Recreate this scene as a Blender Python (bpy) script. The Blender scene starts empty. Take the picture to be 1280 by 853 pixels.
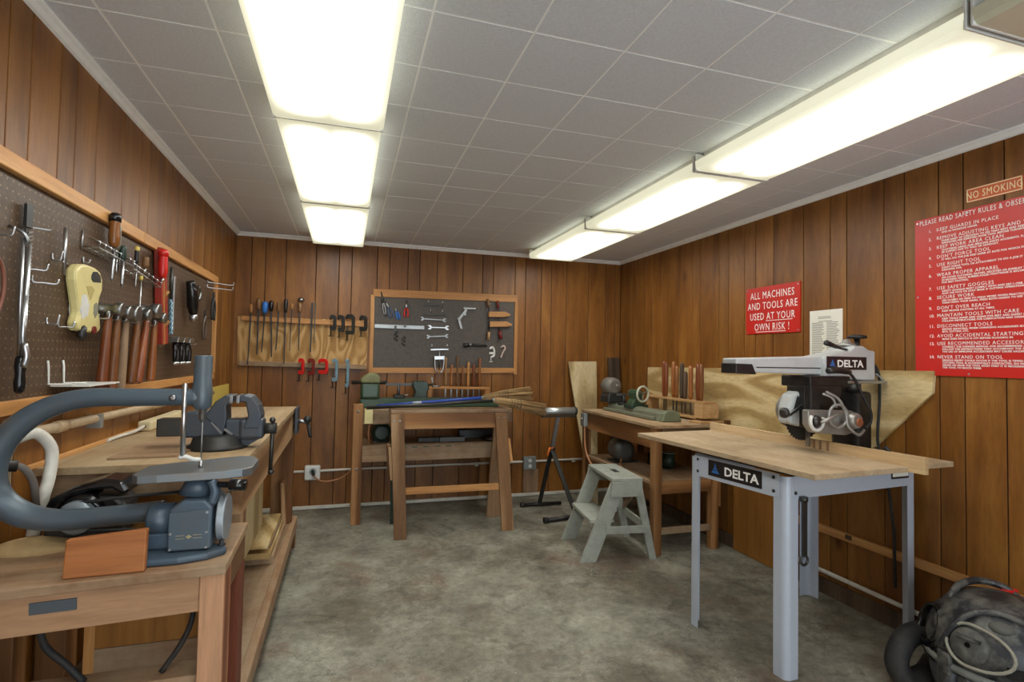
import bpy, bmesh, math, random
from mathutils import Vector, Matrix, Euler
random.seed(7)
SC = bpy.context.scene
COL = SC.collection
pi = math.pi; sin = math.sin; cos = math.cos

# ------------------------------------------------------------------ camera, world, exposure
cam = bpy.data.cameras.new('camera'); camo = bpy.data.objects.new('camera', cam); COL.objects.link(camo)
cam.sensor_fit = 'HORIZONTAL'; cam.sensor_width = 36.0; cam.lens = 666.26 / 1280 * 36
cam.clip_start = 0.02
R0 = (0.95463931, -0.29718635, 0.01854909); D0 = (0.0271844, 0.02495011, -0.99931902); F0 = (0.29652117, 0.95449346, 0.03189719)
camo.matrix_world = Matrix(((R0[0], -D0[0], -F0[0], 0), (R0[1], -D0[1], -F0[1], 0), (R0[2], -D0[2], -F0[2], 1.35), (0, 0, 0, 1)))
SC.camera = camo
W = bpy.data.worlds.new('world'); SC.world = W; W.use_nodes = True
W.node_tree.nodes['Background'].inputs[0].default_value = (0.88, 0.95, 1.0, 1); W.node_tree.nodes['Background'].inputs[1].default_value = 2.2   # overcast daylight, enters by the open doorway behind the camera
SC.view_settings.view_transform = 'Standard'; SC.view_settings.look = 'None'
SC.view_settings.gamma = 1.0; SC.view_settings.use_curve_mapping = False
SC.view_settings.exposure = 0.75
LENS_CORE = 9.0          # radiance of a ceiling lens under its tubes
LENS_EDGE = 0.42

XL, XR, YB, YF, ZC = -0.917, 2.736, 4.997, -1.35, 2.38

# ------------------------------------------------------------------ helpers
ORG = {}
class MB:
    """collects shapes in one mesh"""
    def __init__(s): s.bm = bmesh.new()
    def _add(s, vs, fs):
        v = [s.bm.verts.new(p) for p in vs]
        for f in fs:
            try: s.bm.faces.new([v[i] for i in f])
            except ValueError: pass
        return s
    def box(s, x0, x1, y0, y1, z0, z1, M=None):
        P = [Vector((x, y, z)) for x in (x0, x1) for y in (y0, y1) for z in (z0, z1)]
        if M: P = [M @ p for p in P]
        return s._add(P, [(0, 1, 3, 2), (4, 6, 7, 5), (0, 4, 5, 1), (2, 3, 7, 6), (0, 2, 6, 4), (1, 5, 7, 3)])
    def cbox(s, c, sz, rot=(0, 0, 0)):
        M = Matrix.Translation(c) @ Euler(rot).to_matrix().to_4x4()
        a, b, d = sz[0] / 2, sz[1] / 2, sz[2] / 2
        return s.box(-a, a, -b, b, -d, d, M)
    def beam(s, p, q, w, t, side=(0, 0, 1)):
        """bar of section w x t from p to q; w runs along side"""
        p, q = Vector(p), Vector(q); d = (q - p).normalized(); u = Vector(side); u = (u - d * u.dot(d)).normalized(); v = d.cross(u)
        P = [o + u * a * w / 2 + v * b * t / 2 for o in (p, q) for a in (-1, 1) for b in (-1, 1)]
        return s._add(P, [(0, 1, 3, 2), (4, 6, 7, 5), (0, 4, 5, 1), (2, 3, 7, 6), (0, 2, 6, 4), (1, 5, 7, 3)])
    def hexa(s, P):
        """8 corners: bottom ring 0-3, top ring 4-7"""
        return s._add([Vector(p) for p in P], [(3, 2, 1, 0), (4, 5, 6, 7), (0, 1, 5, 4), (1, 2, 6, 5), (2, 3, 7, 6), (3, 0, 4, 7)])
    def tube(s, pts, r, n=8, smooth=0, cap=True):
        pts = [Vector(p) for p in pts]; rs = list(r) if isinstance(r, (list, tuple)) else [r] * len(pts)
        if smooth:
            P, Q = [], []
            for i in range(len(pts) - 1):
                a = pts[max(i - 1, 0)]; b = pts[i]; c = pts[i + 1]; d = pts[min(i + 2, len(pts) - 1)]
                for k in range(smooth):
                    t = k / smooth
                    P.append(0.5 * (2 * b + (c - a) * t + (2 * a - 5 * b + 4 * c - d) * t * t + (3 * b - a - 3 * c + d) * t ** 3)); Q.append(rs[i] + (rs[i + 1] - rs[i]) * t)
            P.append(pts[-1]); Q.append(rs[-1]); pts, rs = P, Q
        rings = []; u = None
        for i, p in enumerate(pts):
            d = (pts[min(i + 1, len(pts) - 1)] - pts[max(i - 1, 0)]).normalized()
            if u is None: u = d.orthogonal().normalized()
            else:
                u = u - d * u.dot(d); u = u.normalized() if u.length > 1e-6 else d.orthogonal().normalized()
            v = d.cross(u)
            rings.append([s.bm.verts.new(p + (u * cos(2 * pi * k / n) + v * sin(2 * pi * k / n)) * rs[i]) for k in range(n)])
        for a, b in zip(rings, rings[1:]):
            for k in range(n):
                f = s.bm.faces.new((a[k], a[(k + 1) % n], b[(k + 1) % n], b[k])); f.smooth = True
        if cap:
            s.bm.faces.new(rings[0][::-1]); s.bm.faces.new(rings[-1])
        return s
    def cyl(s, p, q, r, r1=None, n=16): return s.tube([p, q], [r, r if r1 is None else r1], n)
    def lathe(s, prof, p, d=(0, 0, 1), n=20):
        """prof: (radius, distance along d from p)"""
        p = Vector(p); d = Vector(d).normalized(); u = d.orthogonal().normalized(); v = d.cross(u); rings = []
        for r, h in prof:
            rings.append([s.bm.verts.new(p + d * h + (u * cos(2 * pi * k / n) + v * sin(2 * pi * k / n)) * max(r, 1e-4)) for k in range(n)])
        for a, b in zip(rings, rings[1:]):
            for k in range(n):
                f = s.bm.faces.new((a[k], a[(k + 1) % n], b[(k + 1) % n], b[k])); f.smooth = True
        s.bm.faces.new(rings[0][::-1]); s.bm.faces.new(rings[-1])
        return s
    def prism(s, poly, M, h):
        """poly in local xy of M, extruded by h along local z"""
        a = [s.bm.verts.new(M @ Vector((x, y, 0))) for x, y in poly]; b = [s.bm.verts.new(M @ Vector((x, y, h))) for x, y in poly]
        s.bm.faces.new(a[::-1]); s.bm.faces.new(b); n = len(poly)
        for k in range(n): s.bm.faces.new((a[k], a[(k + 1) % n], b[(k + 1) % n], b[k]))
        return s
    def torus(s, c, d, R, r, n=24, m=8, a0=0, a1=2 * pi):
        d = Vector(d).normalized(); u = d.orthogonal().normalized(); v = d.cross(u); c = Vector(c)
        full = abs(a1 - a0 - 2 * pi) < 1e-6
        pts = [c + (u * cos(a0 + (a1 - a0) * k / n) + v * sin(a0 + (a1 - a0) * k / n)) * R for k in range(n + 1)]
        return s.tube(pts, r, m, cap=not full)
    def ell(s, c, sz, n=16, m=10, rot=(0, 0, 0)):
        M = Matrix.Translation(c) @ Euler(rot).to_matrix().to_4x4(); rings = []
        for i in range(1, m):
            t = pi * i / m
            rings.append([s.bm.verts.new(M @ Vector((sz[0] * sin(t) * cos(2 * pi * k / n), sz[1] * sin(t) * sin(2 * pi * k / n), -sz[2] * cos(t)))) for k in range(n)])
        a = s.bm.verts.new(M @ Vector((0, 0, -sz[2]))); b = s.bm.verts.new(M @ Vector((0, 0, sz[2])))
        for p, q in zip(rings, rings[1:]):
            for k in range(n): s.bm.faces.new((p[k], p[(k + 1) % n], q[(k + 1) % n], q[k])).smooth = True
        for k in range(n):
            s.bm.faces.new((a, rings[0][(k + 1) % n], rings[0][k])).smooth = True; s.bm.faces.new((b, rings[-1][k], rings[-1][(k + 1) % n])).smooth = True
        return s
    def text(s, body, size, M, depth=0.0, align='LEFT', wide=1.0, sp=1.0, bold=0.0):
        cu = bpy.data.curves.new('t', 'FONT'); cu.body = body; cu.size = size; cu.align_x = align; cu.resolution_u = 2; cu.extrude = depth; cu.space_character = sp; cu.offset = bold
        o = bpy.data.objects.new('t', cu); COL.objects.link(o)
        me = bpy.data.meshes.new_from_object(o.evaluated_get(bpy.context.evaluated_depsgraph_get()))
        me.transform(M @ Matrix.Diagonal((wide, 1, 1, 1))); s.bm.from_mesh(me)
        bpy.data.objects.remove(o); bpy.data.curves.remove(cu); bpy.data.meshes.remove(me)
        return s
def frame(o, x, y):
    """matrix with local x, y along the given directions"""
    x = Vector(x).normalized(); y = Vector(y); y = (y - x * y.dot(x)).normalized(); z = x.cross(y); M = Matrix((x, y, z)).transposed().to_4x4(); M.translation = Vector(o); return M
def tag(o, label=None, cat=None, group=None, kind=None):
    if label: o['label'] = label
    if cat: o['category'] = cat
    if group: o['group'] = group
    if kind: o['kind'] = kind
    return o
def thing(name, label, cat, loc=(0, 0, 0), group=None, rz=0.0, local=False):
    o = bpy.data.objects.new(name, None); COL.objects.link(o); o.location = loc; o.rotation_euler = (0, 0, rz); o.empty_display_size = 0.05
    ORG[o.name] = Vector((0, 0, 0)) if local else Vector(loc)
    return tag(o, label, cat, group)
def obj(name, mb, m, parent=None, bevel=0, smooth=False, label=None, cat=None, group=None, kind=None, fix=True):
    bm = mb.bm
    if fix: bmesh.ops.recalc_face_normals(bm, faces=bm.faces)
    lo = Vector([min(v.co[i] for v in bm.verts) for i in range(3)]); hi = Vector([max(v.co[i] for v in bm.verts) for i in range(3)])
    c = (lo + hi) / 2; bmesh.ops.translate(bm, verts=bm.verts, vec=-c)
    if smooth:
        for f in bm.faces: f.smooth = True
    me = bpy.data.meshes.new(name); bm.to_mesh(me); bm.free(); me.materials.append(m)
    o = bpy.data.objects.new(name, me); COL.objects.link(o)
    if parent is not None: o.parent = parent; o.location = c - ORG[parent.name]
    else: o.location = c
    ORG[o.name] = c
    if bevel:
        b = o.modifiers.new('bevel', 'BEVEL'); b.width = bevel; b.segments = 2; b.limit_method = 'ANGLE'; b.angle_limit = 0.7
    return tag(o, label, cat, group, kind)
def copy_tree(o, parent=None):
    c = o.copy(); COL.objects.link(c)
    if parent is not None: c.parent = parent
    for ch in list(o.children): copy_tree(ch, c)
    return c

# ------------------------------------------------------------------ materials
MATS = {}
def new_mat(n):
    m = bpy.data.materials.new(n); m.use_nodes = True; nt = m.node_tree; MATS[n] = m
    return m, nt, nt.nodes['Principled BSDF']
def N(nt, t, **k):
    n = nt.nodes.new(t)
    for a, v in k.items():
        if a in n.inputs.keys() if isinstance(a, str) else False: n.inputs[a].default_value = v
        else: setattr(n, a, v)
    return n
def rgb(h):
    """sRGB 0-255 triple to linear"""
    return tuple(((c / 255) / 12.92 if c / 255 <= 0.04045 else ((c / 255 + 0.055) / 1.055) ** 2.4) for c in h) + (1,)
def ramp(nt, fac, stops):
    r = nt.nodes.new('ShaderNodeValToRGB'); e = r.color_ramp.elements
    while len(e) < len(stops): e.new(0.5)
    for i, (p, c) in enumerate(stops): e[i].position = p; e[i].color = c
    nt.links.new(fac, r.inputs[0]); return r
def coords(nt, scale, rnd=True):
    tc = nt.nodes.new('ShaderNodeTexCoord'); v = tc.outputs['Object']
    if rnd:
        oi = nt.nodes.new('ShaderNodeObjectInfo'); ml = nt.nodes.new('ShaderNodeMath'); ml.operation = 'MULTIPLY'; ml.inputs[1].default_value = 37.0
        nt.links.new(oi.outputs['Random'], ml.inputs[0]); ad = nt.nodes.new('ShaderNodeVectorMath'); ad.operation = 'ADD'
        nt.links.new(v, ad.inputs[0]); nt.links.new(ml.outputs[0], ad.inputs[1]); v = ad.outputs[0]
    mp = nt.nodes.new('ShaderNodeMapping'); mp.inputs['Scale'].default_value = scale; nt.links.new(v, mp.inputs['Vector'])
    return mp.outputs[0]
def bump(nt, bs, h, strength=0.2, dist=0.01):
    b = nt.nodes.new('ShaderNodeBump'); b.inputs['Strength'].default_value = strength; b.inputs['Distance'].default_value = dist
    nt.links.new(h, b.inputs['Height']); nt.links.new(b.outputs[0], bs.inputs['Normal'])
def noise(nt, v, scale, detail=4, rough=0.6, dist=0.0):
    n = nt.nodes.new('ShaderNodeTexNoise'); n.inputs['Scale'].default_value = scale; n.inputs['Detail'].default_value = detail
    n.inputs['Roughness'].default_value = rough; n.inputs['Distortion'].default_value = dist; nt.links.new(v, n.inputs['Vector']); return n.outputs['Fac']
def mixc(nt, fac, a, b, mode='MIX'):
    m = nt.nodes.new('ShaderNodeMix'); m.data_type = 'RGBA'; m.blend_type = mode
    for s, i in ((fac, 0), (a, 6), (b, 7)):
        if isinstance(s, (int, float)): m.inputs[i].default_value = s
        elif isinstance(s, tuple): m.inputs[i].default_value = s
        else: nt.links.new(s, m.inputs[i])
    return m.outputs[2]
def wood(n, dark, mid, light, axis='x', fine=1.0, rough=0.6, vary=0.35, dust=0.0, spec=0.3, stretch=0.07, bands=0.0):
    m, nt, bs = new_mat(n)
    a = 'xyz'.index(axis); sc = [1.0, 1.0, 1.0]; sc[a] = stretch
    v = coords(nt, sc)
    rings = noise(nt, v, 9 * fine, 3, 0.5, 0.6); grain = noise(nt, v, 70 * fine, 3, 0.7)
    if bands:
        mm = nt.nodes.new('ShaderNodeMath'); mm.operation = 'MULTIPLY'; mm.inputs[1].default_value = bands; nt.links.new(noise(nt, v, 3.2 * fine, 1, 0.4, 0.3), mm.inputs[0])
        pp = nt.nodes.new('ShaderNodeMath'); pp.operation = 'PINGPONG'; pp.inputs[1].default_value = 1.0; nt.links.new(mm.outputs[0], pp.inputs[0]); rings = pp.outputs[0]
    c1 = ramp(nt, rings, [(0.25, rgb(dark)), (0.5, rgb(mid)), (0.75, rgb(light))]).outputs[0]
    g = ramp(nt, grain, [(0.3, (0.62, 0.6, 0.58, 1)), (0.6, (1, 1, 1, 1))]).outputs[0]
    c = mixc(nt, 0.6, c1, g, 'MULTIPLY')
    oi = nt.nodes.new('ShaderNodeObjectInfo')
    rv = ramp(nt, oi.outputs['Random'], [(0.0, (1 - vary, 1 - vary, 1 - vary, 1)), (1.0, (1 + vary * 0.5, 1 + vary * 0.45, 1 + vary * 0.4, 1))]).outputs[0]
    c = mixc(nt, 1.0, c, rv, 'MULTIPLY')
    if dust:
        d = ramp(nt, noise(nt, coords(nt, (1, 1, 1)), 5, 5, 0.7), [(0.35, (0, 0, 0, 1)), (0.65, (1, 1, 1, 1))]).outputs[0]
        ml = nt.nodes.new('ShaderNodeMath'); ml.operation = 'MULTIPLY'; ml.inputs[1].default_value = dust; nt.links.new(d, ml.inputs[0])
        c = mixc(nt, ml.outputs[0], c, rgb((176, 160, 132)))
    nt.links.new(c, bs.inputs['Base Color']); bs.inputs['Roughness'].default_value = rough; bs.inputs['Specular IOR Level'].default_value = spec
    bump(nt, bs, grain, 0.15, 0.004)
    return m
def flat(n, col, rough=0.5, metal=0.0, dirt=0.15, spec=0.5, bumps=0.0, dirtcol=(90, 80, 65), scale=18):
    m, nt, bs = new_mat(n)
    v = coords(nt, (1, 1, 1)); nz = noise(nt, v, scale, 5, 0.65)
    f = ramp(nt, nz, [(0.45, (0, 0, 0, 1)), (0.75, (dirt, dirt, dirt, 1))]).outputs[0]
    c = mixc(nt, f, rgb(col), rgb(dirtcol)); nt.links.new(c, bs.inputs['Base Color'])
    bs.inputs['Roughness'].default_value = rough; bs.inputs['Metallic'].default_value = metal; bs.inputs['Specular IOR Level'].default_value = spec
    if bumps: bump(nt, bs, noise(nt, v, 160, 3), bumps, 0.003)
    return m
# panelling, cut per plank; knots as dark ovals
def panel_mat(n, dark, mid, light):
    m = wood(n, dark, mid, light, 'z', 1.0, 0.42, 0.15, 0, 0.4, 0.15); nt = m.node_tree; bs = nt.nodes['Principled BSDF']
    src = bs.inputs['Base Color'].links[0].from_socket
    v = coords(nt, (1, 1, 0.55)); vo = nt.nodes.new('ShaderNodeTexVoronoi'); vo.inputs['Scale'].default_value = 3.4; nt.links.new(v, vo.inputs['Vector'])
    k = ramp(nt, vo.outputs['Distance'], [(0.015, (0.25, 0.2, 0.17, 1)), (0.035, (0.5, 0.42, 0.36, 1)), (0.11, (1, 1, 1, 1))]).outputs[0]
    c = mixc(nt, 0.8, src, k, 'MULTIPLY')
    cl = ramp(nt, noise(nt, coords(nt, (1, 1, 0.35)), 3.2, 3), [(0.3, (0.74, 0.68, 0.62, 1)), (0.7, (1.12, 1.1, 1.06, 1))]).outputs[0]
    c = mixc(nt, 1.0, c, cl, 'MULTIPLY'); nt.links.new(c, bs.inputs['Base Color'])
    return m
PANEL = panel_mat('panelling', (112, 69, 25), (138, 90, 36), (154, 107, 48))
GROOVE = flat('groove', (38, 20, 9), 0.9)
FIRX = wood('fir_x', (122, 88, 56), (160, 124, 86), (182, 148, 110), 'x', vary=.2, bands=8)
FIRY = wood('fir_y', (122, 88, 56), (160, 124, 86), (182, 148, 110), 'y', vary=.2, bands=8)
FIRZ = wood('fir_z', (122, 88, 56), (160, 124, 86), (182, 148, 110), 'z', vary=.2, bands=8)
REDX = wood('redwood_x', (104, 68, 36), (142, 98, 56), (164, 120, 76), 'x', vary=.2, bands=9)
REDY = wood('redwood_y', (104, 68, 36), (142, 98, 56), (164, 120, 76), 'y', vary=.2, bands=9)
REDZ = wood('redwood_z', (104, 68, 36), (142, 98, 56), (164, 120, 76), 'z', vary=.2, bands=9)
OLDX = wood('old_wood_x', (104, 76, 52), (146, 112, 82), (172, 140, 108), 'x', dust=0.45)
OLDY = wood('old_wood_y', (104, 76, 52), (146, 112, 82), (172, 140, 108), 'y', dust=0.45)
OLDZ = wood('old_wood_z', (104, 76, 52), (146, 112, 82), (172, 140, 108), 'z', dust=0.2)
PLYX = wood('plywood_x', (158, 122, 78), (192, 158, 110), (212, 184, 140), 'x', 0.7, 0.65, 0.1, stretch=0.16)
PLYY = wood('plywood_y', (172, 144, 94), (198, 171, 120), (216, 194, 146), 'y', 1.1, 0.65, 0.1, stretch=0.25, bands=10)
PLYZ = wood('plywood_z', (156, 134, 94), (182, 162, 118), (200, 182, 142), 'z', 0.8, 0.65, 0.1, stretch=0.15, bands=9)
MAPLE = wood('maple', (168, 128, 82), (192, 152, 104), (208, 172, 126), 'y', 1, 0.4, 0.1)
TRIMW = wood('rail_wood', (170, 116, 62), (198, 144, 86), (214, 166, 108), 'y', 1, 0.45, 0.08)
TRIMX = wood('rail_wood_x', (150, 100, 52), (180, 128, 74), (196, 146, 92), 'x', 1, 0.45, 0.08)
TRIMZ = wood('rail_wood_z', (160, 108, 56), (188, 134, 78), (204, 154, 98), 'z', 1, 0.45, 0.08)
HANDLE = wood('handle_wood', (98, 54, 22), (146, 88, 42), (180, 124, 72), 'z', 1.4, 0.3, 0.5, spec=0.5)
HANDLER = wood('handle_red_wood', (84, 38, 18), (124, 64, 32), (150, 86, 46), 'z', 1.4, 0.3, 0.45, spec=0.5)
MDF = wood('saw_board', (148, 124, 94), (176, 152, 120), (190, 168, 136), 'y', 0.8, 0.7, 0.05, dust=0.35, stretch=.5)
WHITE = flat('white_paint', (214, 214, 208), 0.45, dirt=0.2)
CROWN = flat('crown_white', (242, 242, 240), 0.4, dirt=0.1)
CHROME = flat('chrome', (190, 192, 194), 0.3, 1.0, 0.15)
STEEL = flat('steel', (150, 152, 152), 0.35, 1.0, 0.4)
DSTEEL = flat('dark_steel', (72, 72, 70), 0.4, 0.8, 0.4)
IRON = flat('cast_iron', (52, 54, 54), 0.5, 0.5, 0.4)
BLACK = flat('black_plastic', (22, 22, 23), 0.4, dirt=0.25)
BLACKG = flat('black_gloss', (14, 15, 17), 0.16, dirt=0.12)
RUBBER = flat('black_rubber', (26, 26, 27), 0.7, dirt=0.3)
SAWBLUE = flat('machine_blue', (76, 90, 100), 0.34, 0.15, 0.35, 0.5, 0.08)
SAWBLUED = flat('machine_blue_dark', (66, 82, 96), 0.38, 0.1, 0.25, 0.5, 0.12)
VISE = flat('vise_grey', (62, 70, 80), 0.45, 0.3, 0.4, 0.5, 0.1)
GREEN = flat('lathe_green', (44, 72, 50), 0.35, 0.0, 0.3)
GGREEN = flat('lathe_grey_green', (112, 116, 98), 0.4, 0.1, 0.4, scale=9)
DGREEN = flat('dark_green', (26, 50, 40), 0.4, 0, 0.3)
STOOLG = flat('stool_grey_green', (154, 158, 148), 0.55, 0, 0.45, 0.4, 0.1, (110, 108, 92))
RASGREY = flat('stand_grey', (178, 186, 198), 0.38, 0.1, 0.05)
RASBODY = flat('arm_grey', (186, 190, 190), 0.4, 0.1, 0.15)
ALU = flat('cast_aluminium', (160, 158, 152), 0.4, 0.6, 0.4)
RED = flat('sign_red', (192, 33, 24), 0.35, 0, 0.05)
REDP = flat('red_plastic', (196, 28, 24), 0.3, 0, 0.1)
DRED = flat('dark_red', (112, 26, 20), 0.4, 0, 0.2)
BLUEP = flat('blue_plastic', (42, 110, 190), 0.35, 0, 0.1)
BLUEH = flat('blue_handle', (42, 74, 160), 0.35, 0, 0.1)
LBLUE = flat('pale_blue_metal', (126, 160, 176), 0.35, 0.4, 0.2)
CREAM = flat('cream_plastic', (212, 198, 136), 0.4, 0, 0.12)
YELLOW = flat('yellow_paint', (214, 190, 96), 0.5, 0, 0.1)
ORANGE = flat('orange', (222, 112, 36), 0.4, 0, 0.1)
OCORD = flat('orange_cord', (186, 126, 84), 0.5, 0, 0.2)
PAPER = flat('paper', (224, 222, 210), 0.7, 0, 0.05)
INK = flat('ink', (120, 120, 116), 0.8, 0, 0)
LABELB = flat('label_black', (30, 26, 26), 0.4, 0, 0)
LETTER = flat('letter_white', (236, 234, 228), 0.5, 0, 0)
NSORANGE = flat('no_smoking_orange', (206, 96, 50), 0.45, 0, 0.1)
CREAML = flat('cream_lettering', (240, 224, 176), 0.5, 0, 0)
LOGOB = flat('logo_blue', (44, 98, 160), 0.4, 0, 0)
PIPEW = flat('pipe_white', (206, 202, 190), 0.4, 0, 0.3)
PIPEB = flat('pipe_beige', (176, 152, 118), 0.5, 0, 0.4)
GALV = flat('galvanised', (154, 160, 158), 0.4, 0.6, 0.3)
STRAW = wood('straw', (118, 92, 58), (158, 128, 86), (180, 150, 108), 'x', 3, 0.8, 0.1)
DUSTM = flat('sawdust', (186, 158, 112), 0.95, 0, 0.3, 0.2, 0.5)
CLEAR = flat('amber_plastic', (128, 78, 34), 0.2, 0, 0.1)
DKWOOD = wood('dark_board', (58, 46, 36), (84, 68, 54), (104, 88, 72), 'z')
OCHRE = wood('ochre_board', (132, 86, 34), (152, 102, 44), (164, 116, 54), 'z', 0.8, 0.6, 0.05)
VACB = flat('vac_black', (36, 38, 42), 0.42, 0, 0.8, 0.5, 0, (136, 134, 124), 13)
VACG = flat('vac_grey', (58, 60, 64), 0.5, 0, 0.8, 0.4, 0, (128, 126, 118), 15)
# pegboard: brown hardboard with a grid of small holes
m, nt, bs = new_mat('pegboard'); PEG = m
def pegboard(nt, bs, ax, base, hole):
    tc = nt.nodes.new('ShaderNodeTexCoord'); sx = nt.nodes.new('ShaderNodeSeparateXYZ'); nt.links.new(tc.outputs['Object'], sx.inputs[0])
    d = None
    for c in (ax, 'Z'):
        w = nt.nodes.new('ShaderNodeMath'); w.operation = 'WRAP'; w.inputs[1].default_value = 0.0137; w.inputs[2].default_value = -0.0137; nt.links.new(sx.outputs[c], w.inputs[0])
        p = nt.nodes.new('ShaderNodeMath'); p.operation = 'MULTIPLY'; nt.links.new(w.outputs[0], p.inputs[0]); nt.links.new(w.outputs[0], p.inputs[1])
        if d is None: d = p
        else:
            s = nt.nodes.new('ShaderNodeMath'); s.operation = 'ADD'; nt.links.new(d.outputs[0], s.inputs[0]); nt.links.new(p.outputs[0], s.inputs[1]); d = s
    k = nt.nodes.new('ShaderNodeMath'); k.operation = 'LESS_THAN'; k.inputs[1].default_value = 0.0030 ** 2; nt.links.new(d.outputs[0], k.inputs[0])
    nz = ramp(nt, noise(nt, coords(nt, (1, 1, 1)), 60, 4), [(0.3, rgb([int(b * 0.8) for b in base])), (0.7, rgb([int(b * 1.12) for b in base]))]).outputs[0]
    nt.links.new(mixc(nt, k.outputs[0], nz, rgb(hole)), bs.inputs['Base Color']); bs.inputs['Roughness'].default_value = 0.5
pegboard(nt, bs, 'Y', (80, 60, 42), (132, 112, 86))
m, nt, bs = new_mat('pegboard_grey'); PEG2 = m
pegboard(nt, bs, 'X', (74, 65, 56), (56, 48, 40))
# ceiling tile
m, nt, bs = new_mat('ceiling_tile'); TILE = m
v = coords(nt, (1, 1, 1)); nz = noise(nt, v, 120, 3, 0.7)
nt.links.new(ramp(nt, nz, [(0.3, rgb((206, 209, 213))), (0.65, rgb((220, 223, 227)))]).outputs[0], bs.inputs['Base Color']); bs.inputs['Roughness'].default_value = 0.8; bump(nt, bs, nz, 0.25, 0.004)
GRID = flat('ceiling_grid', (246, 246, 244), 0.6, 0, 0)
# concrete floor
m, nt, bs = new_mat('concrete'); CONC = m
v = coords(nt, (1, 1, 1), False)
big = noise(nt, v, 1.3, 5, 0.62, 0.4); mid = noise(nt, v, 4.5, 6, 0.7, 0.3); fine = noise(nt, v, 26, 8, 0.82)
c = ramp(nt, mid, [(0.3, rgb((112, 109, 98))), (0.5, rgb((142, 140, 126))), (0.7, rgb((168, 166, 150)))]).outputs[0]
st = ramp(nt, big, [(0.38, rgb((172, 162, 150))), (0.5, (0.82, 0.81, 0.79, 1)), (0.66, (1, 1, 1, 1))]).outputs[0]
c = mixc(nt, 0.8, c, st, 'MULTIPLY')
c = mixc(nt, 0.62, c, ramp(nt, fine, [(0.32, (0.42, 0.4, 0.38, 1)), (0.52, (1, 1, 1, 1)), (0.66, (1.35, 1.33, 1.28, 1))]).outputs[0], 'MULTIPLY')
red = ramp(nt, noise(nt, v, 2.1, 5, 0.7, 0.8), [(0.53, (0, 0, 0, 1)), (0.68, (0.55, 0.55, 0.55, 1))]).outputs[0]
c = mixc(nt, red, c, rgb((112, 84, 68)))
dk = ramp(nt, noise(nt, v, 7.5, 6, 0.75, 0.6), [(0.34, (0.5, 0.5, 0.48, 1)), (0.46, (1, 1, 1, 1)), (0.66, (1, 1, 1, 1)), (0.74, (1.3, 1.28, 1.22, 1))]).outputs[0]
c = mixc(nt, 0.7, c, dk, 'MULTIPLY')
def absdiff(a, b):
    x = nt.nodes.new('ShaderNodeMath'); x.operation = 'SUBTRACT'; nt.links.new(a, x.inputs[0]); x.inputs[1].default_value = b
    y = nt.nodes.new('ShaderNodeMath'); y.operation = 'ABSOLUTE'; nt.links.new(x.outputs[0], y.inputs[0]); return y.outputs[0]
vein = ramp(nt, absdiff(noise(nt, v, 3.0, 7, 0.7, 1.2), 0.5), [(0.0, (1, 1, 1, 1)), (0.006, (0, 0, 0, 1))]).outputs[0]
vmask = ramp(nt, noise(nt, v, 2.3, 3), [(0.48, (0, 0, 0, 1)), (0.6, (0.55, 0.55, 0.55, 1))]).outputs[0]
c = mixc(nt, mixc(nt, 1.0, vein, vmask, 'MULTIPLY'), c, rgb((196, 192, 178)))
fleck = ramp(nt, noise(nt, v, 55, 2, 0.5), [(0.74, (0, 0, 0, 1)), (0.78, (0.7, 0.7, 0.7, 1))]).outputs[0]
c = mixc(nt, fleck, c, rgb((206, 204, 194)))
vo = nt.nodes.new('ShaderNodeTexVoronoi'); vo.feature = 'DISTANCE_TO_EDGE'; vo.inputs['Scale'].default_value = 0.9
wv = nt.nodes.new('ShaderNodeVectorMath'); wv.operation = 'ADD'; nz3 = nt.nodes.new('ShaderNodeTexNoise'); nz3.inputs['Scale'].default_value = 5; nz3.inputs['Detail'].default_value = 6; nt.links.new(v, nz3.inputs['Vector'])
nt.links.new(v, wv.inputs[0]); nt.links.new(nz3.outputs['Color'], wv.inputs[1]); nt.links.new(wv.outputs[0], vo.inputs['Vector'])
ck = ramp(nt, vo.outputs['Distance'], [(0.0, (0.75, 0.75, 0.75, 1)), (0.012, (1, 1, 1, 1))]).outputs[0]
c = mixc(nt, 1.0, c, ck, 'MULTIPLY')
nt.links.new(c, bs.inputs['Base Color']); bs.inputs['Roughness'].default_value = 0.62; bs.inputs['Specular IOR Level'].default_value = 0.35; bump(nt, bs, fine, 0.25, 0.006)
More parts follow.
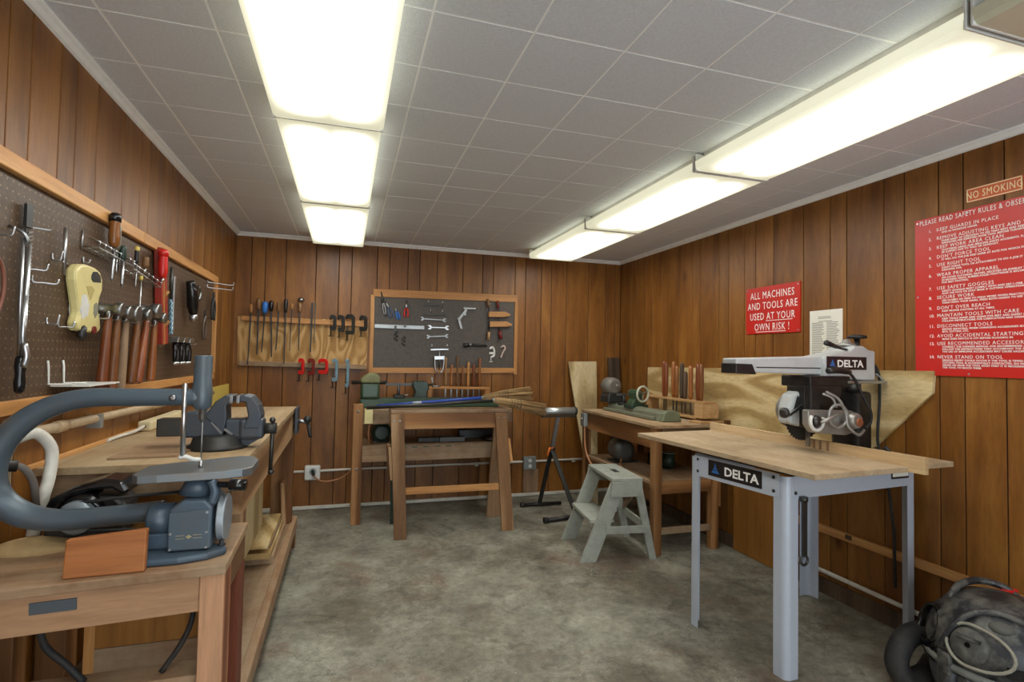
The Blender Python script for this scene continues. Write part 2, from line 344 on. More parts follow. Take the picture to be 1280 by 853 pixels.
# fluorescent lens, brightest under its two tubes and fading at ends and rims
def lens_mat(n, core, edge, tube=0.085, w=0.068):
    m, nt, bs = new_mat(n)
    tc = nt.nodes.new('ShaderNodeTexCoord'); sx = nt.nodes.new('ShaderNodeSeparateXYZ'); nt.links.new(tc.outputs['Object'], sx.inputs[0])
    def M(op, a, b=None):
        x = nt.nodes.new('ShaderNodeMath'); x.operation = op
        for i, s in enumerate((a, b)):
            if s is None: continue
            if isinstance(s, (int, float)): x.inputs[i].default_value = s
            else: nt.links.new(s, x.inputs[i])
        return x.outputs[0]
    ax = M('ABSOLUTE', sx.outputs['X']); t = M('DIVIDE', M('SUBTRACT', ax, tube), w); g = M('EXPONENT', M('MULTIPLY', M('MULTIPLY', t, t), -1.0))
    ay = M('ABSOLUTE', sx.outputs['Y']); mr = nt.nodes.new('ShaderNodeMapRange'); mr.interpolation_type = 'SMOOTHSTEP'
    nt.links.new(ay, mr.inputs[0]); mr.inputs[1].default_value = 0.40; mr.inputs[2].default_value = 0.595; mr.inputs[3].default_value = 1.0; mr.inputs[4].default_value = 0.0
    b = M('MULTIPLY', g, mr.outputs[0])
    col = ramp(nt, b, [(0.0, (0.76, 0.75, 0.53, 1)), (0.35, (1.0, 0.99, 0.86, 1)), (0.8, (1.0, 1.0, 0.97, 1))]).outputs[0]
    nt.links.new(col, bs.inputs['Emission Color']); nt.links.new(M('ADD', M('MULTIPLY', M('POWER', b, 1.3), core), edge), bs.inputs['Emission Strength'])
    bs.inputs['Base Color'].default_value = (0.7, 0.7, 0.66, 1); bs.inputs['Roughness'].default_value = 0.35
    return m
LENS = lens_mat('lens_lit', LENS_CORE, LENS_EDGE)
LENSOFF = flat('lens_unlit', (206, 204, 178), 0.35, 0, 0.05)

# ------------------------------------------------------------------ room shell
S = dict(kind='structure')
fl = obj('floor', MB().box(XL - .1, XR + .1, YF - .1, YB + .1, -0.1, 0.0), CONC, **S)
PAT = [.109, .163, .247, .194, .109, .222, .110, .166]
def planks(lo, hi, anchor, rev=False):
    """edges of grooved panelling between lo and hi with a groove at anchor"""
    pat = PAT[::-1] if rev else PAT; e = [anchor]; i = 0
    while e[-1] < hi: e.append(e[-1] + pat[i % 8]); i += 1
    x = anchor; i = -1; pre = []
    while x > lo: x -= pat[i % 8]; pre.append(x); i -= 1
    e = [max(lo, min(hi, q)) for q in pre[::-1] + e]
    return [(a, b) for a, b in zip(e, e[1:]) if b - a > 0.012]
G = 0.0028
def plank_wall(name, box, spans, mk):
    w = obj(name, MB().box(*box), GROOVE, **S)
    for a, b in spans: obj('plank', mk(a + G, b - G), PANEL, w, bevel=0.0025)
    return w
wb = plank_wall('wall_back', (XL - .1, XR + .1, YB, YB + .1, 0, ZC), planks(XL, XR, -.792), lambda a, b: MB().box(a, b, YB - .006, YB + .002, 0.004, ZC - .002))
wl = plank_wall('wall_left', (XL - .1, XL, YF - .1, YB + .1, 0, ZC), planks(YF, YB - .007, 2.075), lambda a, b: MB().box(XL - .002, XL + .006, a, b, 0.004, ZC - .002))
wr = plank_wall('wall_right', (XR, XR + .1, YF - .1, YB + .1, 0, ZC), planks(YF, YB - .007, 2.361 - .247 - .163 - .109, True), lambda a, b: MB().box(XR - .006, XR + .002, a, b, 0.004, ZC - .002))
DX0, DX1, DZ = -.6, 2.3, 2.12      # wide open doorway behind the camera
wf = obj('wall_front', MB().box(XL - .1, DX0, YF - .1, YF, 0, ZC).box(DX1, XR + .1, YF - .1, YF, 0, ZC).box(DX0, DX1, YF - .1, YF, DZ, ZC), WHITE, **S)
ce = obj('ceiling', MB().box(XL - .1, XR + .1, YF - .1, YB + .1, ZC + .0012, ZC + .1), GRID, **S)
tx = [XL] + [-.741 + .3206 * k for k in range(11)] + [XR]; ty = [YF] + [y for y in [1.561 + .3206 * k for k in range(-9, 11)] if YF < y < YB] + [YB]
for a, b in zip(tx, tx[1:]):
    for c, d in zip(ty, ty[1:]):
        if b - a > .05 and d - c > .05: obj('tile', MB().box(a + .0038, b - .0038, c + .0038, d - .0038, ZC, ZC + .006), TILE, ce, bevel=0.001)
def crown(n, p, q, a, b):
    p, q, a, b = Vector(p), Vector(q), Vector(a), Vector(b); mb = MB(); pr = [(0, 0), (.03, 0), (.028, .008), (.018, .014), (.01, .028), (0, .032)]
    A = [p + a * u + b * w for u, w in pr]; B = [q + a * u + b * w for u, w in pr]; k = len(pr)
    mb._add(A + B, [tuple(range(k))[::-1], tuple(range(k, 2 * k))] + [(i, (i + 1) % k, k + (i + 1) % k, k + i) for i in range(k)])
    return obj(n, mb, CROWN, **S)
dn = (0, 0, -1)
crown('trim_1', (XL + .006, YB - .006, ZC), (XR - .006, YB - .006, ZC), (0, -1, 0), dn)
crown('trim_2', (XL + .006, YF + .006, ZC), (XL + .006, YB - .006, ZC), (1, 0, 0), dn)
crown('trim_3', (XR - .006, YF + .006, ZC), (XR - .006, YB - .006, ZC), (-1, 0, 0), dn)
obj('baseboard_back', MB().box(XL + .006, XR - .006, YB - .03, YB - .006, 0.004, .032), PIPEW, bevel=.004, **S)
obj('baseboard_right', MB().box(XR - .02, XR - .006, YF, YB - .03, 0.0, .09), DKWOOD, **S)
obj('trim_4', MB().tube([(XR - .028, YF + .02, .135), (XR - .028, 2.52, .135), (XR - .028, 2.83, .135)], .013, 8), PIPEW, **S)
tr = obj('trim_5', MB().box(XR - .03, XR - .006, YF + .02, 2.83, .355, .398), TRIMW, bevel=.002, **S)

# ------------------------------------------------------------------ ceiling lights
def fixture(label, x0, x1, y0, y1, lit=True, dz=0.0):
    xm = (x0 + x1) / 2; t = thing('ceiling_light', label, 'ceiling light', (xm, (y0 + y1) / 2, ZC))
    obj('housing', MB().box(x0 + .05, x1 - .05, y0 + .004, y1 - .004, ZC - .045 + dz, ZC - .001), WHITE, t)
    z0, z1 = ZC - .095 + dz, ZC - .043 + dz
    mb = MB(); pr = [(x0 + .012, z1), (x0, z1 - .008), (x0 + .004, z0 + .01), (x0 + .02, z0), (x1 - .02, z0), (x1 - .004, z0 + .01), (x1, z1 - .008), (x1 - .012, z1)]
    A = [(x, y0 + .006, z) for x, z in pr]; B = [(x, y1 - .006, z) for x, z in pr]; k = len(pr)
    mb._add(A + B, [tuple(range(k))[::-1], tuple(range(k, 2 * k))] + [(i, (i + 1) % k, k + (i + 1) % k, k + i) for i in range(k)])
    obj('lens', mb, LENS if lit else LENSOFF, t)
    for ya, yb in ((y0, y0 + .008), (y1 - .008, y1)):
        obj('end_cap', MB().box(x0 + .002, x1 - .002, ya, yb, z0 - .002, z1 + .03), WHITE, t, bevel=.002)
    return t
for i, (a, b, w) in enumerate([(1.01, 2.25, 'nearest of the left row in view'), (2.262, 3.482, 'middle of the left row'), (3.492, 4.765, 'last of the left row before the back wall'), (-.24, 1.0, 'left row, straight overhead')]):
    fixture('fluorescent ceiling light with lit white lens, ' + w, -.297 - (.006 if i == 0 else 0), .120 + (.006 if i == 0 else 0), a, b, True, -.008 if i == 0 else 0)
for i, (a, b, w, lit) in enumerate([(1.01, 2.21, 'nearest lit one of the right row', 1), (2.222, 3.462, 'middle of the right row', 1), (3.474, 4.69, 'last of the right row before the back wall', 1), (-.24, 1.0, 'dark unlit lens, at the near end of the right row', 0)]):
    fixture('fluorescent ceiling light, ' + w, 1.607, 2.052, a, b, bool(lit))

# ------------------------------------------------------------------ left wall: pegboard
pb = thing('pegboard', 'long brown pegboard in a light wood frame on the left wall', 'pegboard', (XL, 2.4, 1.16))
XS = XL + .019     # face of the board
obj('board', MB().box(XL + .006, XS, .7, 4.2, 1.17, 1.86), PEG, pb)
obj('frame_rail', MB().box(XL + .006, XL + .04, .7, 2.76, 1.835, 1.885), TRIMW, pb, bevel=.004)
obj('frame_rail', MB().box(XL + .006, XL + .04, 2.763, 4.21, 1.835, 1.885), TRIMW, pb, bevel=.004)
obj('frame_rail', MB().box(XL + .006, XL + .035, .7, 4.21, 1.165, 1.205), TRIMW, pb, bevel=.003)
obj('frame_stile', MB().box(XL + .006, XL + .04, 4.17, 4.21, 1.2055, 1.8345), TRIMZ, pb, bevel=.003)

def hook(label, y, z, out=.05, up=.03, drop=.0, side=0.0, r=.003, x=None):
    x = XS if x is None else x
    mb = MB().tube([(x + .002, y, z + .02), (x + .004, y, z), (x + out * .5, y + side * .5, z - drop), (x + out, y + side, z - drop), (x + out + .004, y + side, z + up)], r, 6, 3)
    return obj('peg_hook', mb, CHROME, label=label, cat='hook', group=None)
hook('empty J shaped peg hook left of the long chrome bar', 1.756, 1.655, .035, .025)
hook('empty double peg hook below the toothed blade, upper one', 1.93, 1.55, .05, .015, 0, .03)
hook('small peg hook beside the toothed blade at mid height', 1.90, 1.585, .04, .02, 0, .02)
hook('long straight peg hook carrying the top of the toothed blade', 1.885, 1.705, .045, .004, 0, .03)
hook('short bare peg hook between toothed blade and thin chrome rod', 2.035, 1.635, .025, .03)
hook('empty J hook left of the cream power tool, left of the pair', 2.02, 1.43, .03, .03)
hook('empty J hook left of the cream power tool, right of the pair', 2.09, 1.425, .03, .02, 0, .03)
hook('short peg hook beside the black spring clamps', 3.58, 1.395, .04, .005)
hook('long wire hook reaching past the frame at the far end of the pegboard, upper one', 4.0, 1.82, .13, .02, 0, .12)
hook('long wire hook reaching past the frame at the far end of the pegboard, lower one', 4.0, 1.785, .13, .02, 0, .1)
hook('small peg hook holding the cream power tool', 2.24, 1.66, .02, .012)
# dark red belt loop at the frame edge
obj('belt_loop', MB().tube([(XS + .03, 1.60, 1.60), (XS + .03, 1.67, 1.605), (XS + .03, 1.725, 1.57), (XS + .03, 1.74, 1.51), (XS + .03, 1.72, 1.45), (XS + .03, 1.68, 1.40), (XS + .03, 1.60, 1.37)], .005, 6, 4), flat('red_brown', (116, 66, 48), 0.5), label='red-brown bent wire loop hanging at the near edge of the left pegboard', cat='wire')
# chrome bar with black ratchet end
t = thing('breaker_bar', 'long chrome bar with black ratchet end hanging on the left pegboard', 'tool', (XS + .03, 1.83, 1.24))
x = XS + .03
obj('shaft', MB().cyl((x, 1.82, 1.33), (x, 1.815, 1.66), .0045, n=8), CHROME, t); obj('shaft', MB().cyl((x, 1.84, 1.29), (x, 1.845, 1.645), .0065, n=8), CHROME, t)
obj('sleeve', MB().cyl((x, 1.835, 1.31), (x, 1.838, 1.5), .0085, .008, n=10), CHROME, t)
obj('hanger', MB().tube([(x - .03, 1.81, 1.69), (x, 1.812, 1.675), (x + .01, 1.82, 1.65), (x, 1.825, 1.64)], .0045, 8, 3), STEEL, t)
mb = MB().lathe([(.006, 0), (.012, .008), (.014, .03), (.011, .055), (.014, .075), (.012, .1), (.006, .108)], (x, 1.832, 1.225)); obj('ratchet', mb, BLACKG, t)
obj('ratchet_lever', MB().tube([(x + .01, 1.825, 1.30), (x + .018, 1.822, 1.33), (x + .012, 1.82, 1.365)], .008, 8, 3), CHROME, t)
# toothed blade
t = thing('saw_blade', 'dark toothed saw blade hanging beside the long chrome bar', 'saw', (XS + .02, 1.87, 1.42))
obj('blade', MB().hexa([(XS + .012, 1.862, 1.43), (XS + .015, 1.862, 1.43), (XS + .015, 1.872, 1.43), (XS + .012, 1.872, 1.43), (XS + .012, 1.856, 1.77), (XS + .015, 1.856, 1.77), (XS + .015, 1.882, 1.77), (XS + .012, 1.882, 1.77)]), DSTEEL, t)
obj('hanging_tab', MB().box(XS + .010, XS + .018, 1.854, 1.886, 1.70, 1.765), BLACK, t)
mb = MB()
for k in range(22):
    z = 1.44 + k * .0115; mb.hexa([(XS + .015, 1.865, z), (XS + .019, 1.865, z), (XS + .019, 1.888, z + .007), (XS + .015, 1.888, z + .007), (XS + .015, 1.865, z + .005), (XS + .019, 1.865, z + .005), (XS + .019, 1.888, z + .0115), (XS + .015, 1.888, z + .0115)])
obj('teeth', mb, STEEL, t)
# thin chrome rod
t = thing('chrome_rod', 'thin straight chrome rod hanging between toothed blade and cream tool', 'tool', (XS + .02, 2.07, 1.59))
obj('rod', MB().cyl((XS + .02, 2.07, 1.592), (XS + .02, 2.068, 1.745), .0055, n=8), CHROME, t); obj('cross_pin', MB().cyl((XS + .02, 2.055, 1.633), (XS + .02, 2.09, 1.631), .003, n=6), CHROME, t)
# cream power tool
t = thing('power_tool', 'cream coloured hand power tool hanging by its handle on the left pegboard', 'power tool', (XS, 2.24, 1.40))
def yz(px, py):  # crop pixels of a 300x200 close view -> y, z on the board
    return (2.115 + (px - 430) * (.20 / 135), 1.648 - py * (.232 / 358))
ol = [(430, 100), (430, 45), (448, 15), (480, 2), (520, 5), (550, 20), (565, 60), (566, 120), (552, 170), (546, 230), (560, 280), (566, 335), (556, 362), (500, 366), (452, 358), (443, 320), (455, 265), (447, 200)]
Mx = frame((XS + .003, 0, 0), (0, 1, 0), (0, 0, 1))
mb = MB().prism([yz(*p) for p in ol], Mx, .034); obj('body', mb, CREAM, t, bevel=.009)
hl = [(500, 55), (508, 32), (530, 25), (548, 45), (552, 80), (510, 88), (500, 75)]; obj('handle_opening', MB().prism([yz(*p) for p in hl], Mx, .0352), IRON, t)
hl = [(457, 170), (478, 165), (496, 215), (490, 275), (462, 300), (455, 250)]; obj('label_plate', MB().prism([yz(*p) for p in hl], Mx, .0352), WHITE, t)
hl = [(520, 210), (532, 195), (542, 215), (540, 260), (528, 282), (518, 255)]; obj('vent', MB().prism([yz(*p) for p in hl], Mx, .0352), flat('grey_plastic', (130, 128, 112), .5), t)
hl = [(478, 120), (505, 112), (520, 130), (502, 190), (490, 160)]; obj('recess', MB().prism([yz(*p) for p in hl], Mx, .0348), flat('cream_dark', (176, 160, 100), .5), t)
y, z = yz(522, 348); obj('button', MB().cyl((XS + .034, y, z), (XS + .043, y, z), .013, n=14), DRED, t)
y, z = yz(470, 345); obj('button', MB().cyl((XS + .034, y, z), (XS + .042, y, z), .010, n=12), BLACK, t)
obj('cord_stub', MB().lathe([(.006, 0), (.016, .015), (.012, .03), (.014, .045)], (XS + .035, yz(470, 400)[0], yz(470, 408)[1])), BLACK, t)

# wire tool racks and screwdrivers
def wire_rack(label, y0, y1, z0, z1, n):
    t = thing('tool_rack', label, 'rack', (XS, (y0 + y1) / 2, z0)); mb = MB()
    for zz, xx in ((z0, XS + .05), (z0 + .022, XS + .05), (z0, XS + .012)): mb.tube([(xx, y0, zz), (xx, y1, zz + (z1 - z0))], .0022, 5)
    obj('rail', mb, CHROME, t)
    for k in range(n):
        y = y0 + (y1 - y0) * k / (n - 1); z = z0 + (z1 - z0) * k / (n - 1)
        obj('loop', MB().tube([(XS + .002, y, z), (XS + .05, y, z), (XS + .054, y, z + .022), (XS + .02, y, z + .03)], .0022, 5), CHROME, t)
    obj('bracket', MB().cyl((XS + .004, y0 - .012, z0 - .012), (XS + .004, y0 - .012, z0 + .055), .003, n=6), CHROME, t)
wire_rack('chrome wire tool rack holding the amber screwdriver', 2.235, 2.56, 1.715, 1.70, 8)
wire_rack('lower chrome wire rack left of the red screwdriver', 2.56, 2.90, 1.69, 1.655, 7)
def driver(label, y, z, hl, hr, hm, sl, sr, dx=.035, tilt=0.0, cap=None):
    t = thing('screwdriver', label, 'screwdriver', (XS + dx, y, z)); x = XS + dx
    obj('handle', MB().lathe([(hr * .55, 0), (hr * .9, hl * .12), (hr, hl * .35), (hr * .92, hl * .7), (hr, hl * .9), (hr * .6, hl)], (x, y, z), (0, -tilt, 1), 12), hm, t)
    if cap: obj('cap', MB().lathe([(hr * 1.05, 0), (hr * 1.1, hl * .2), (hr * .7, hl * .27)], (x, y - tilt * hl * .8, z + hl * .78), (0, -tilt, 1), 12), cap, t)
    obj('blade', MB().tube([(x, y, z), (x, y + tilt * sl * .9, z - sl * .9), (x, y + tilt * sl, z - sl)], [sr, sr, sr * .5], 8), CHROME, t)
    return t
driver('amber and black handled screwdriver, tallest on the left pegboard', 2.385, 1.745, .125, .019, CLEAR, .13, .0055, .04, -.03, BLACKG)
driver('green handled screwdriver beside the amber one', 2.46, 1.705, .06, .014, DGREEN, .10, .006, .045, .03)
driver('clear grey handled screwdriver behind the green one', 2.445, 1.745, .10, .013, flat('smoke', (120, 110, 92), .3), .09, .004, .03, .0)
driver('small yellow and black screwdriver right of the green one', 2.62, 1.72, .07, .009, BLACK, .10, .003, .04, 0, YELLOW)
driver('small brown handled awl left of the red screwdriver', 2.74, 1.72, .05, .014, flat('brown', (112, 76, 38), .5), .02, .004, .035)
driver('long thin awl with yellow handle hanging above the hammers', 2.71, 1.66, .028, .008, YELLOW, .15, .003, .03)
driver('red handled screwdriver beside the long red level', 2.905, 1.70, .13, .021, REDP, .02, .006, .055, 0, REDP)
t = thing('spirit_level', 'long dark red level with a tan edge hanging left of the steel rulers', 'level', (XS + .03, 3.02, 1.39))
obj('body', MB().hexa([(XS + .006, 3.0, 1.385), (XS + .04, 3.0, 1.385), (XS + .04, 3.085, 1.39), (XS + .006, 3.085, 1.39), (XS + .006, 2.93, 1.85), (XS + .04, 2.93, 1.85), (XS + .04, 3.01, 1.85), (XS + .006, 3.01, 1.85)]), flat('level_red', (150, 44, 30), .4, 0, .2), t, bevel=.003)
obj('edge_strip', MB().beam((XS + .04, 3.02, 1.386), (XS + .04, 2.95, 1.852), .006, .012, (1, 0, 0)), TRIMZ, t)
for z in (1.485, 1.63): obj('vial', MB().cyl((XS + .03, 3.05 - (z - 1.385) * .15, z - .02), (XS + .05, 3.05 - (z - 1.385) * .15, z + .02), .009, n=10), TRIMX, t)
# hammers
def hammer(label, y, zt, zb, mat, tilt, kind, x=XS + .055):
    t = thing('hammer', label, 'hammer', (x, y, zb)); L = zt - zb; yb = y + tilt
    d = Vector((0, y - yb, L)).normalized()
    obj('handle', MB().tube([(x, yb, zb), (x, yb + (y - yb) * .1, zb + L * .1), (x, yb + (y - yb) * .45, zb + L * .45), (x, yb + (y - yb) * .85, zb + L * .85), (x, y, zt)], [.015, .019, .017, .0125, .011], 10, 3), mat, t)
    hd = MB()
    if kind == 0:
        hd.lathe([(.022, 0), (.025, .006), (.025, .024), (.017, .031), (.019, .05), (.017, .062), (.022, .07), (.018, .088), (.004, .094)], (x + .045, y, zt), (-1, 0, 0), 14)
    else:
        hd.lathe([(.030, 0), (.033, .006), (.033, .03), (.026, .038), (.024, .054), (.030, .062), (.030, .084), (.026, .09)], (x + .046, y, zt), (-1, 0, 0), 14)
    hd.cyl((x, y - (y - yb) * .12, zt - .03), (x, y, zt + .012), .013, .012, 10)
    obj('head', hd, STEEL, t); return t
hs = [('ball peen hammer with wooden handle, first from the left', 2.33, 1.505, 1.17, HANDLER, -.055, 0), ('ball peen hammer with orange-brown handle, second from the left', 2.41, 1.50, 1.17, HANDLE, -.045, 0), ('hammer with pale worn handle, third from the left', 2.49, 1.50, 1.18, OLDZ, -.04, 1), ('hammer with slim brown handle, fourth from the left', 2.62, 1.505, 1.215, HANDLE, -.06, 0), ('hammer with large steel head and tilted handle', 2.735, 1.53, 1.215, HANDLER, -.10, 1), ('hammer with straight brown handle nearest the red level', 2.825, 1.505, 1.215, HANDLE, -.03, 0)]
for h in hs: hammer(*h)
for k in range(6): hook('chrome peg hook carrying the hammer at place %s of the row' % ('one two three four five six'.split()[k]), [2.33, 2.41, 2.49, 2.62, 2.735, 2.825][k] - .022, 1.468, .06, .02)
# steel rulers / rods
t = thing('long_drill_bit', 'long grey steel drill bit hanging right of the red level', 'drill bit', (XS + .02, 3.175, 1.44))
obj('shank', MB().cyl((XS + .02, 3.17, 1.62), (XS + .02, 3.16, 1.79), .007, n=8), DSTEEL, t)
mb = MB()
for s in (0, pi): mb.tube([(XS + .02 + .006 * cos(a * .9 + s), 3.19 - .0012 * a + .006 * sin(a * .9 + s), 1.44 + a * .0075) for a in range(25)], .005, 6)
obj('flutes', mb, LBLUE, t)
obj('steel_bar', MB().box(XS + .01, XS + .022, 3.215, 3.24, 1.46, 1.75), CHROME, bevel=.002, label='bright flat steel bar hanging right of the long drill bit', cat='tool')
# black hand tool with chrome nose
t = thing('air_tool', 'black hand tool with chrome nose hanging near the far end of the left pegboard', 'tool', (XS + .03, 3.5, 1.53))
obj('grip', MB().tube([(XS + .03, 3.47, 1.76), (XS + .04, 3.48, 1.70), (XS + .04, 3.50, 1.62), (XS + .04, 3.52, 1.575)], [.022, .03, .03, .022], 10, 3), BLACKG, t)
obj('nose', MB().lathe([(.014, 0), (.024, .012), (.022, .035), (.016, .042)], (XS + .04, 3.525, 1.53)), CHROME, t)
obj('trigger', MB().tube([(XS + .05, 3.56, 1.74), (XS + .055, 3.60, 1.71), (XS + .05, 3.585, 1.66)], .009, 8, 3), STEEL, t)
def plier(label, y, z, m1, m2, spread=.05):
    t = thing('pliers', label, 'pliers', (XS + .03, y, z)); x = XS + .03
    obj('jaws', MB().hexa([(x - .006, y - .016, z + .1), (x + .006, y - .016, z + .1), (x + .006, y + .016, z + .1), (x - .006, y + .016, z + .1), (x - .004, y - .006, z + .16), (x + .004, y - .006, z + .16), (x + .004, y + .006, z + .16), (x - .004, y + .006, z + .16)]), m1, t)
    obj('rivet', MB().cyl((x - .008, y, z + .112), (x + .009, y, z + .112), .009, n=10), STEEL, t)
    for s in (-1, 1): obj('handle', MB().tube([(x, y + s * .006, z + .11), (x, y + s * spread * .7, z + .06), (x, y + s * spread * .5, z - .03)], .008, 8, 3), m2, t)
    return t
plier('dark pliers hanging at the far end of the left pegboard, left pair', 3.83, 1.46, DSTEEL, flat('dull_brown', (84, 66, 52), .5))
plier('rusty tongs hanging beside the far frame of the left pegboard', 4.05, 1.60, IRON, IRON, .06)
for k, y in enumerate((3.2, 3.31, 3.42)):
    t = thing('spring_clamp', 'black and chrome spring clamp, %s of three below the long drill bit' % ('left', 'middle', 'right')[k], 'clamp', (XS + .03, y, 1.28)); x = XS + .035
    obj('jaw', MB().hexa([(x - .012, y - .05, 1.40), (x + .03, y - .05, 1.40), (x + .03, y + .05, 1.405), (x - .012, y + .05, 1.405), (x - .012, y - .03, 1.425), (x + .03, y - .03, 1.425), (x + .03, y + .04, 1.43), (x - .012, y + .04, 1.43)]), STEEL, t, bevel=.003)
    for s in (-1, 1):
        a = obj('arm', MB().tube([(x + .005, y + s * .014, 1.40), (x + .012, y + s * .026, 1.35), (x + .01, y + s * .02, 1.285)], [.011, .012, .01], 8, 3), BLACKG, t)
        obj('tip', MB().cyl((x + .01, y + s * .02, 1.282), (x + .01, y + s * .02, 1.296), .0125, n=10), CHROME, a)
# white bracket shelf
t = thing('bracket_shelf', 'small white metal bracket shelf hooked low on the left pegboard', 'bracket', (XS, 2.16, 1.235))
obj('plate', MB().box(XS + .006, XS + .11, 2.05, 2.29, 1.232, 1.237), WHITE, t)
for y in (2.035, 2.13): obj('prong', MB().tube([(XS + .003, y, 1.315), (XS + .006, y, 1.295), (XS + .008, y, 1.24), (XS + .07, y, 1.24)], .0035, 6), WHITE, t)
obj('yellow_board', MB().box(XL + .007, XL + .022, 4.24, 4.8, .97, 1.10), YELLOW, label='pale yellow strip of board against the left wall beyond the vise', cat='board')
# conduit on the left wall
t = thing('conduit_pipe', 'beige conduit pipe running along the left wall under the pegboard', 'pipe', (XL + .03, 2.8, 1.09))
obj('pipe', MB().cyl((XL + .03, 1.85, 1.103), (XL + .03, 4.2, 1.068), .016, n=12), PIPEB, t)
obj('coupling', MB().cyl((XL + .03, 2.08, 1.0995), (XL + .03, 2.14, 1.0985), .0195, n=12), PIPEB, t)
for y in (2.36, 3.6): obj('strap', MB().box(XL + .006, XL + .05, y, y + .025, 1.06, 1.11), GALV, t)
obj('elbow', MB().tube([(XL + .03, 1.87, 1.102), (XL + .035, 1.82, 1.09), (XL + .036, 1.80, 1.05), (XL + .036, 1.80, .96)], .018, 12, 4), PIPEB, t)
obj('power_cable', MB().tube([(XL + .05, 1.83, 1.10), (XL + .08, 1.86, 1.11), (XL + .10, 1.90, 1.06), (XL + .10, 1.895, .98), (XL + .095, 1.875, .92), (XL + .06, 1.905, .80)], .016, 10, 5), PIPEW, label='thick off-white cable looping down from the conduit elbow', cat='cable')
t = thing('black_cord', 'dark cord plugged into the wall below the conduit elbow', 'cord', (XL + .06, 1.8, .9))
obj('cord', MB().tube([(XL + .045, 1.78, 1.035), (XL + .08, 1.79, 1.03), (XL + .098, 1.81, .99), (XL + .098, 1.835, .92), (XL + .06, 1.94, .80)], .009, 8, 4), flat('grey_cord', (92, 84, 78), .6), t)
obj('plug', MB().cyl((XL + .03, 1.76, 1.04), (XL + .075, 1.785, 1.033), .016, n=10), BLACK, t)

# ------------------------------------------------------------------ left workbench
t = thing('workbench', 'long plywood-topped workbench along the left wall carrying the vise', 'workbench', (-.62, 3.0, 0))
obj('top', MB().box(XL + .008, -.318, 2.0, 4.0, .960, .985), wood('bench_top', (136, 108, 76), (170, 142, 104), (188, 162, 124), 'y', 1, .65, .05, .5), t, bevel=.002)
obj('back_lip', MB().box(XL + .008, XL + .022, 1.96, 3.1, .985, 1.0), TRIMW, t, bevel=.002)
obj('front_apron', MB().box(-.36, -.325, 2.02, 4.0, .80, .9595), FIRY, t, bevel=.002)
obj('end_apron', MB().box(XL + .012, -.361, 2.01, 2.04, .88, .9595), OLDX, t, bevel=.002)
obj('end_apron', MB().box(XL + .012, -.361, 3.96, 4.0, .80, .9595), OLDX, t, bevel=.002)
obj('end_panel', MB().box(-.46, -.325, 3.93, 3.999, 0.0, .7995), REDZ, t, bevel=.003)
obj('leg', MB().box(-.385, -.326, 2.045, 2.12, 0, .7995), FIRZ, t, bevel=.003)
obj('leg', MB().box(XL + .02, XL + .10, 2.04, 2.12, 0, .8795), REDZ, t, bevel=.003)
obj('leg', MB().box(XL + .02, XL + .10, 3.92, 4.0, 0, .7995), REDZ, t, bevel=.003)
obj('shelf', MB().box(XL + .01, -.315, 2.125, 3.92, .178, .20), OLDY, t, bevel=.002)
obj('shelf_edge', MB().box(-.335, -.3, 1.99, 4.1, .125, .204), OLDY, t, bevel=.003)
obj('shelf_leg', MB().box(-.345, -.306, 4.02, 4.09, 0, .1245), REDZ, t, bevel=.002)
obj('shelf_leg', MB().box(-.345, -.306, 2.0, 2.08, 0, .1245), OLDZ, t, bevel=.002)
obj('side_panel', MB().box(-.77, -.43, 2.122, 2.14, .36, .94), OCHRE, t)
obj('cleat', MB().box(-.80, -.77, 2.121, 2.16, .2, .94), TRIMZ, t)
obj('bottom_rail', MB().box(-.77, -.43, 2.121, 2.16, .28, .358), OLDX, t)
# boards stored on and above the shelf
for k, (a, lab) in enumerate([((-.62, -.35, 3.2, 3.8, .201, .245), 'lowest plywood offcut'), ((-.60, -.36, 3.15, 3.75, .246, .28), 'second plywood offcut'), ((-.62, -.365, 3.22, 3.7, .281, .31), 'third board'), ((-.66, -.37, 3.12, 3.72, .311, .33), 'thin top sheet')]):
    obj('board', MB().box(*a), (OLDY, PLYY, OLDY, PLYY)[k], bevel=.002, label=lab + ' of the stack on the shelf under the left bench', cat='board')
obj('board', MB().box(-.47, -.45, 2.4, 3.5, .331, .79), PLYZ, bevel=.002, label='plywood board standing on edge under the left bench', cat='board')
obj('board', MB().hexa([(-.372, 3.82, .205), (-.352, 3.82, .205), (-.352, 3.9, .205), (-.372, 3.9, .205), (-.39, 3.82, .5), (-.37, 3.82, .5), (-.37, 3.92, .5), (-.39, 3.92, .5)]), FIRZ, label='short offcut leaning at the far front of the bench shelf', cat='board')
# dark hose on bench edge etc.: power strip
t = thing('power_strip', 'cream power strip lying against the wall at the back of the left bench', 'power strip', (-.88, 3.05, .985))
obj('body', MB().box(-.895, -.84, 2.82, 3.35, .986, 1.03), flat('cream_strip', (214, 200, 160), .5), t, bevel=.008)
obj('socket', MB().cyl((-.866, 2.815, 1.008), (-.866, 2.822, 1.008), .007, n=10), BLACK, t)
obj('lead', MB().tube([(-.868, 2.82, 1.01), (-.87, 2.72, 1.0), (-.89, 2.6, .995), (-.893, 2.5, .993)], .007, 8, 4), PIPEW, t)
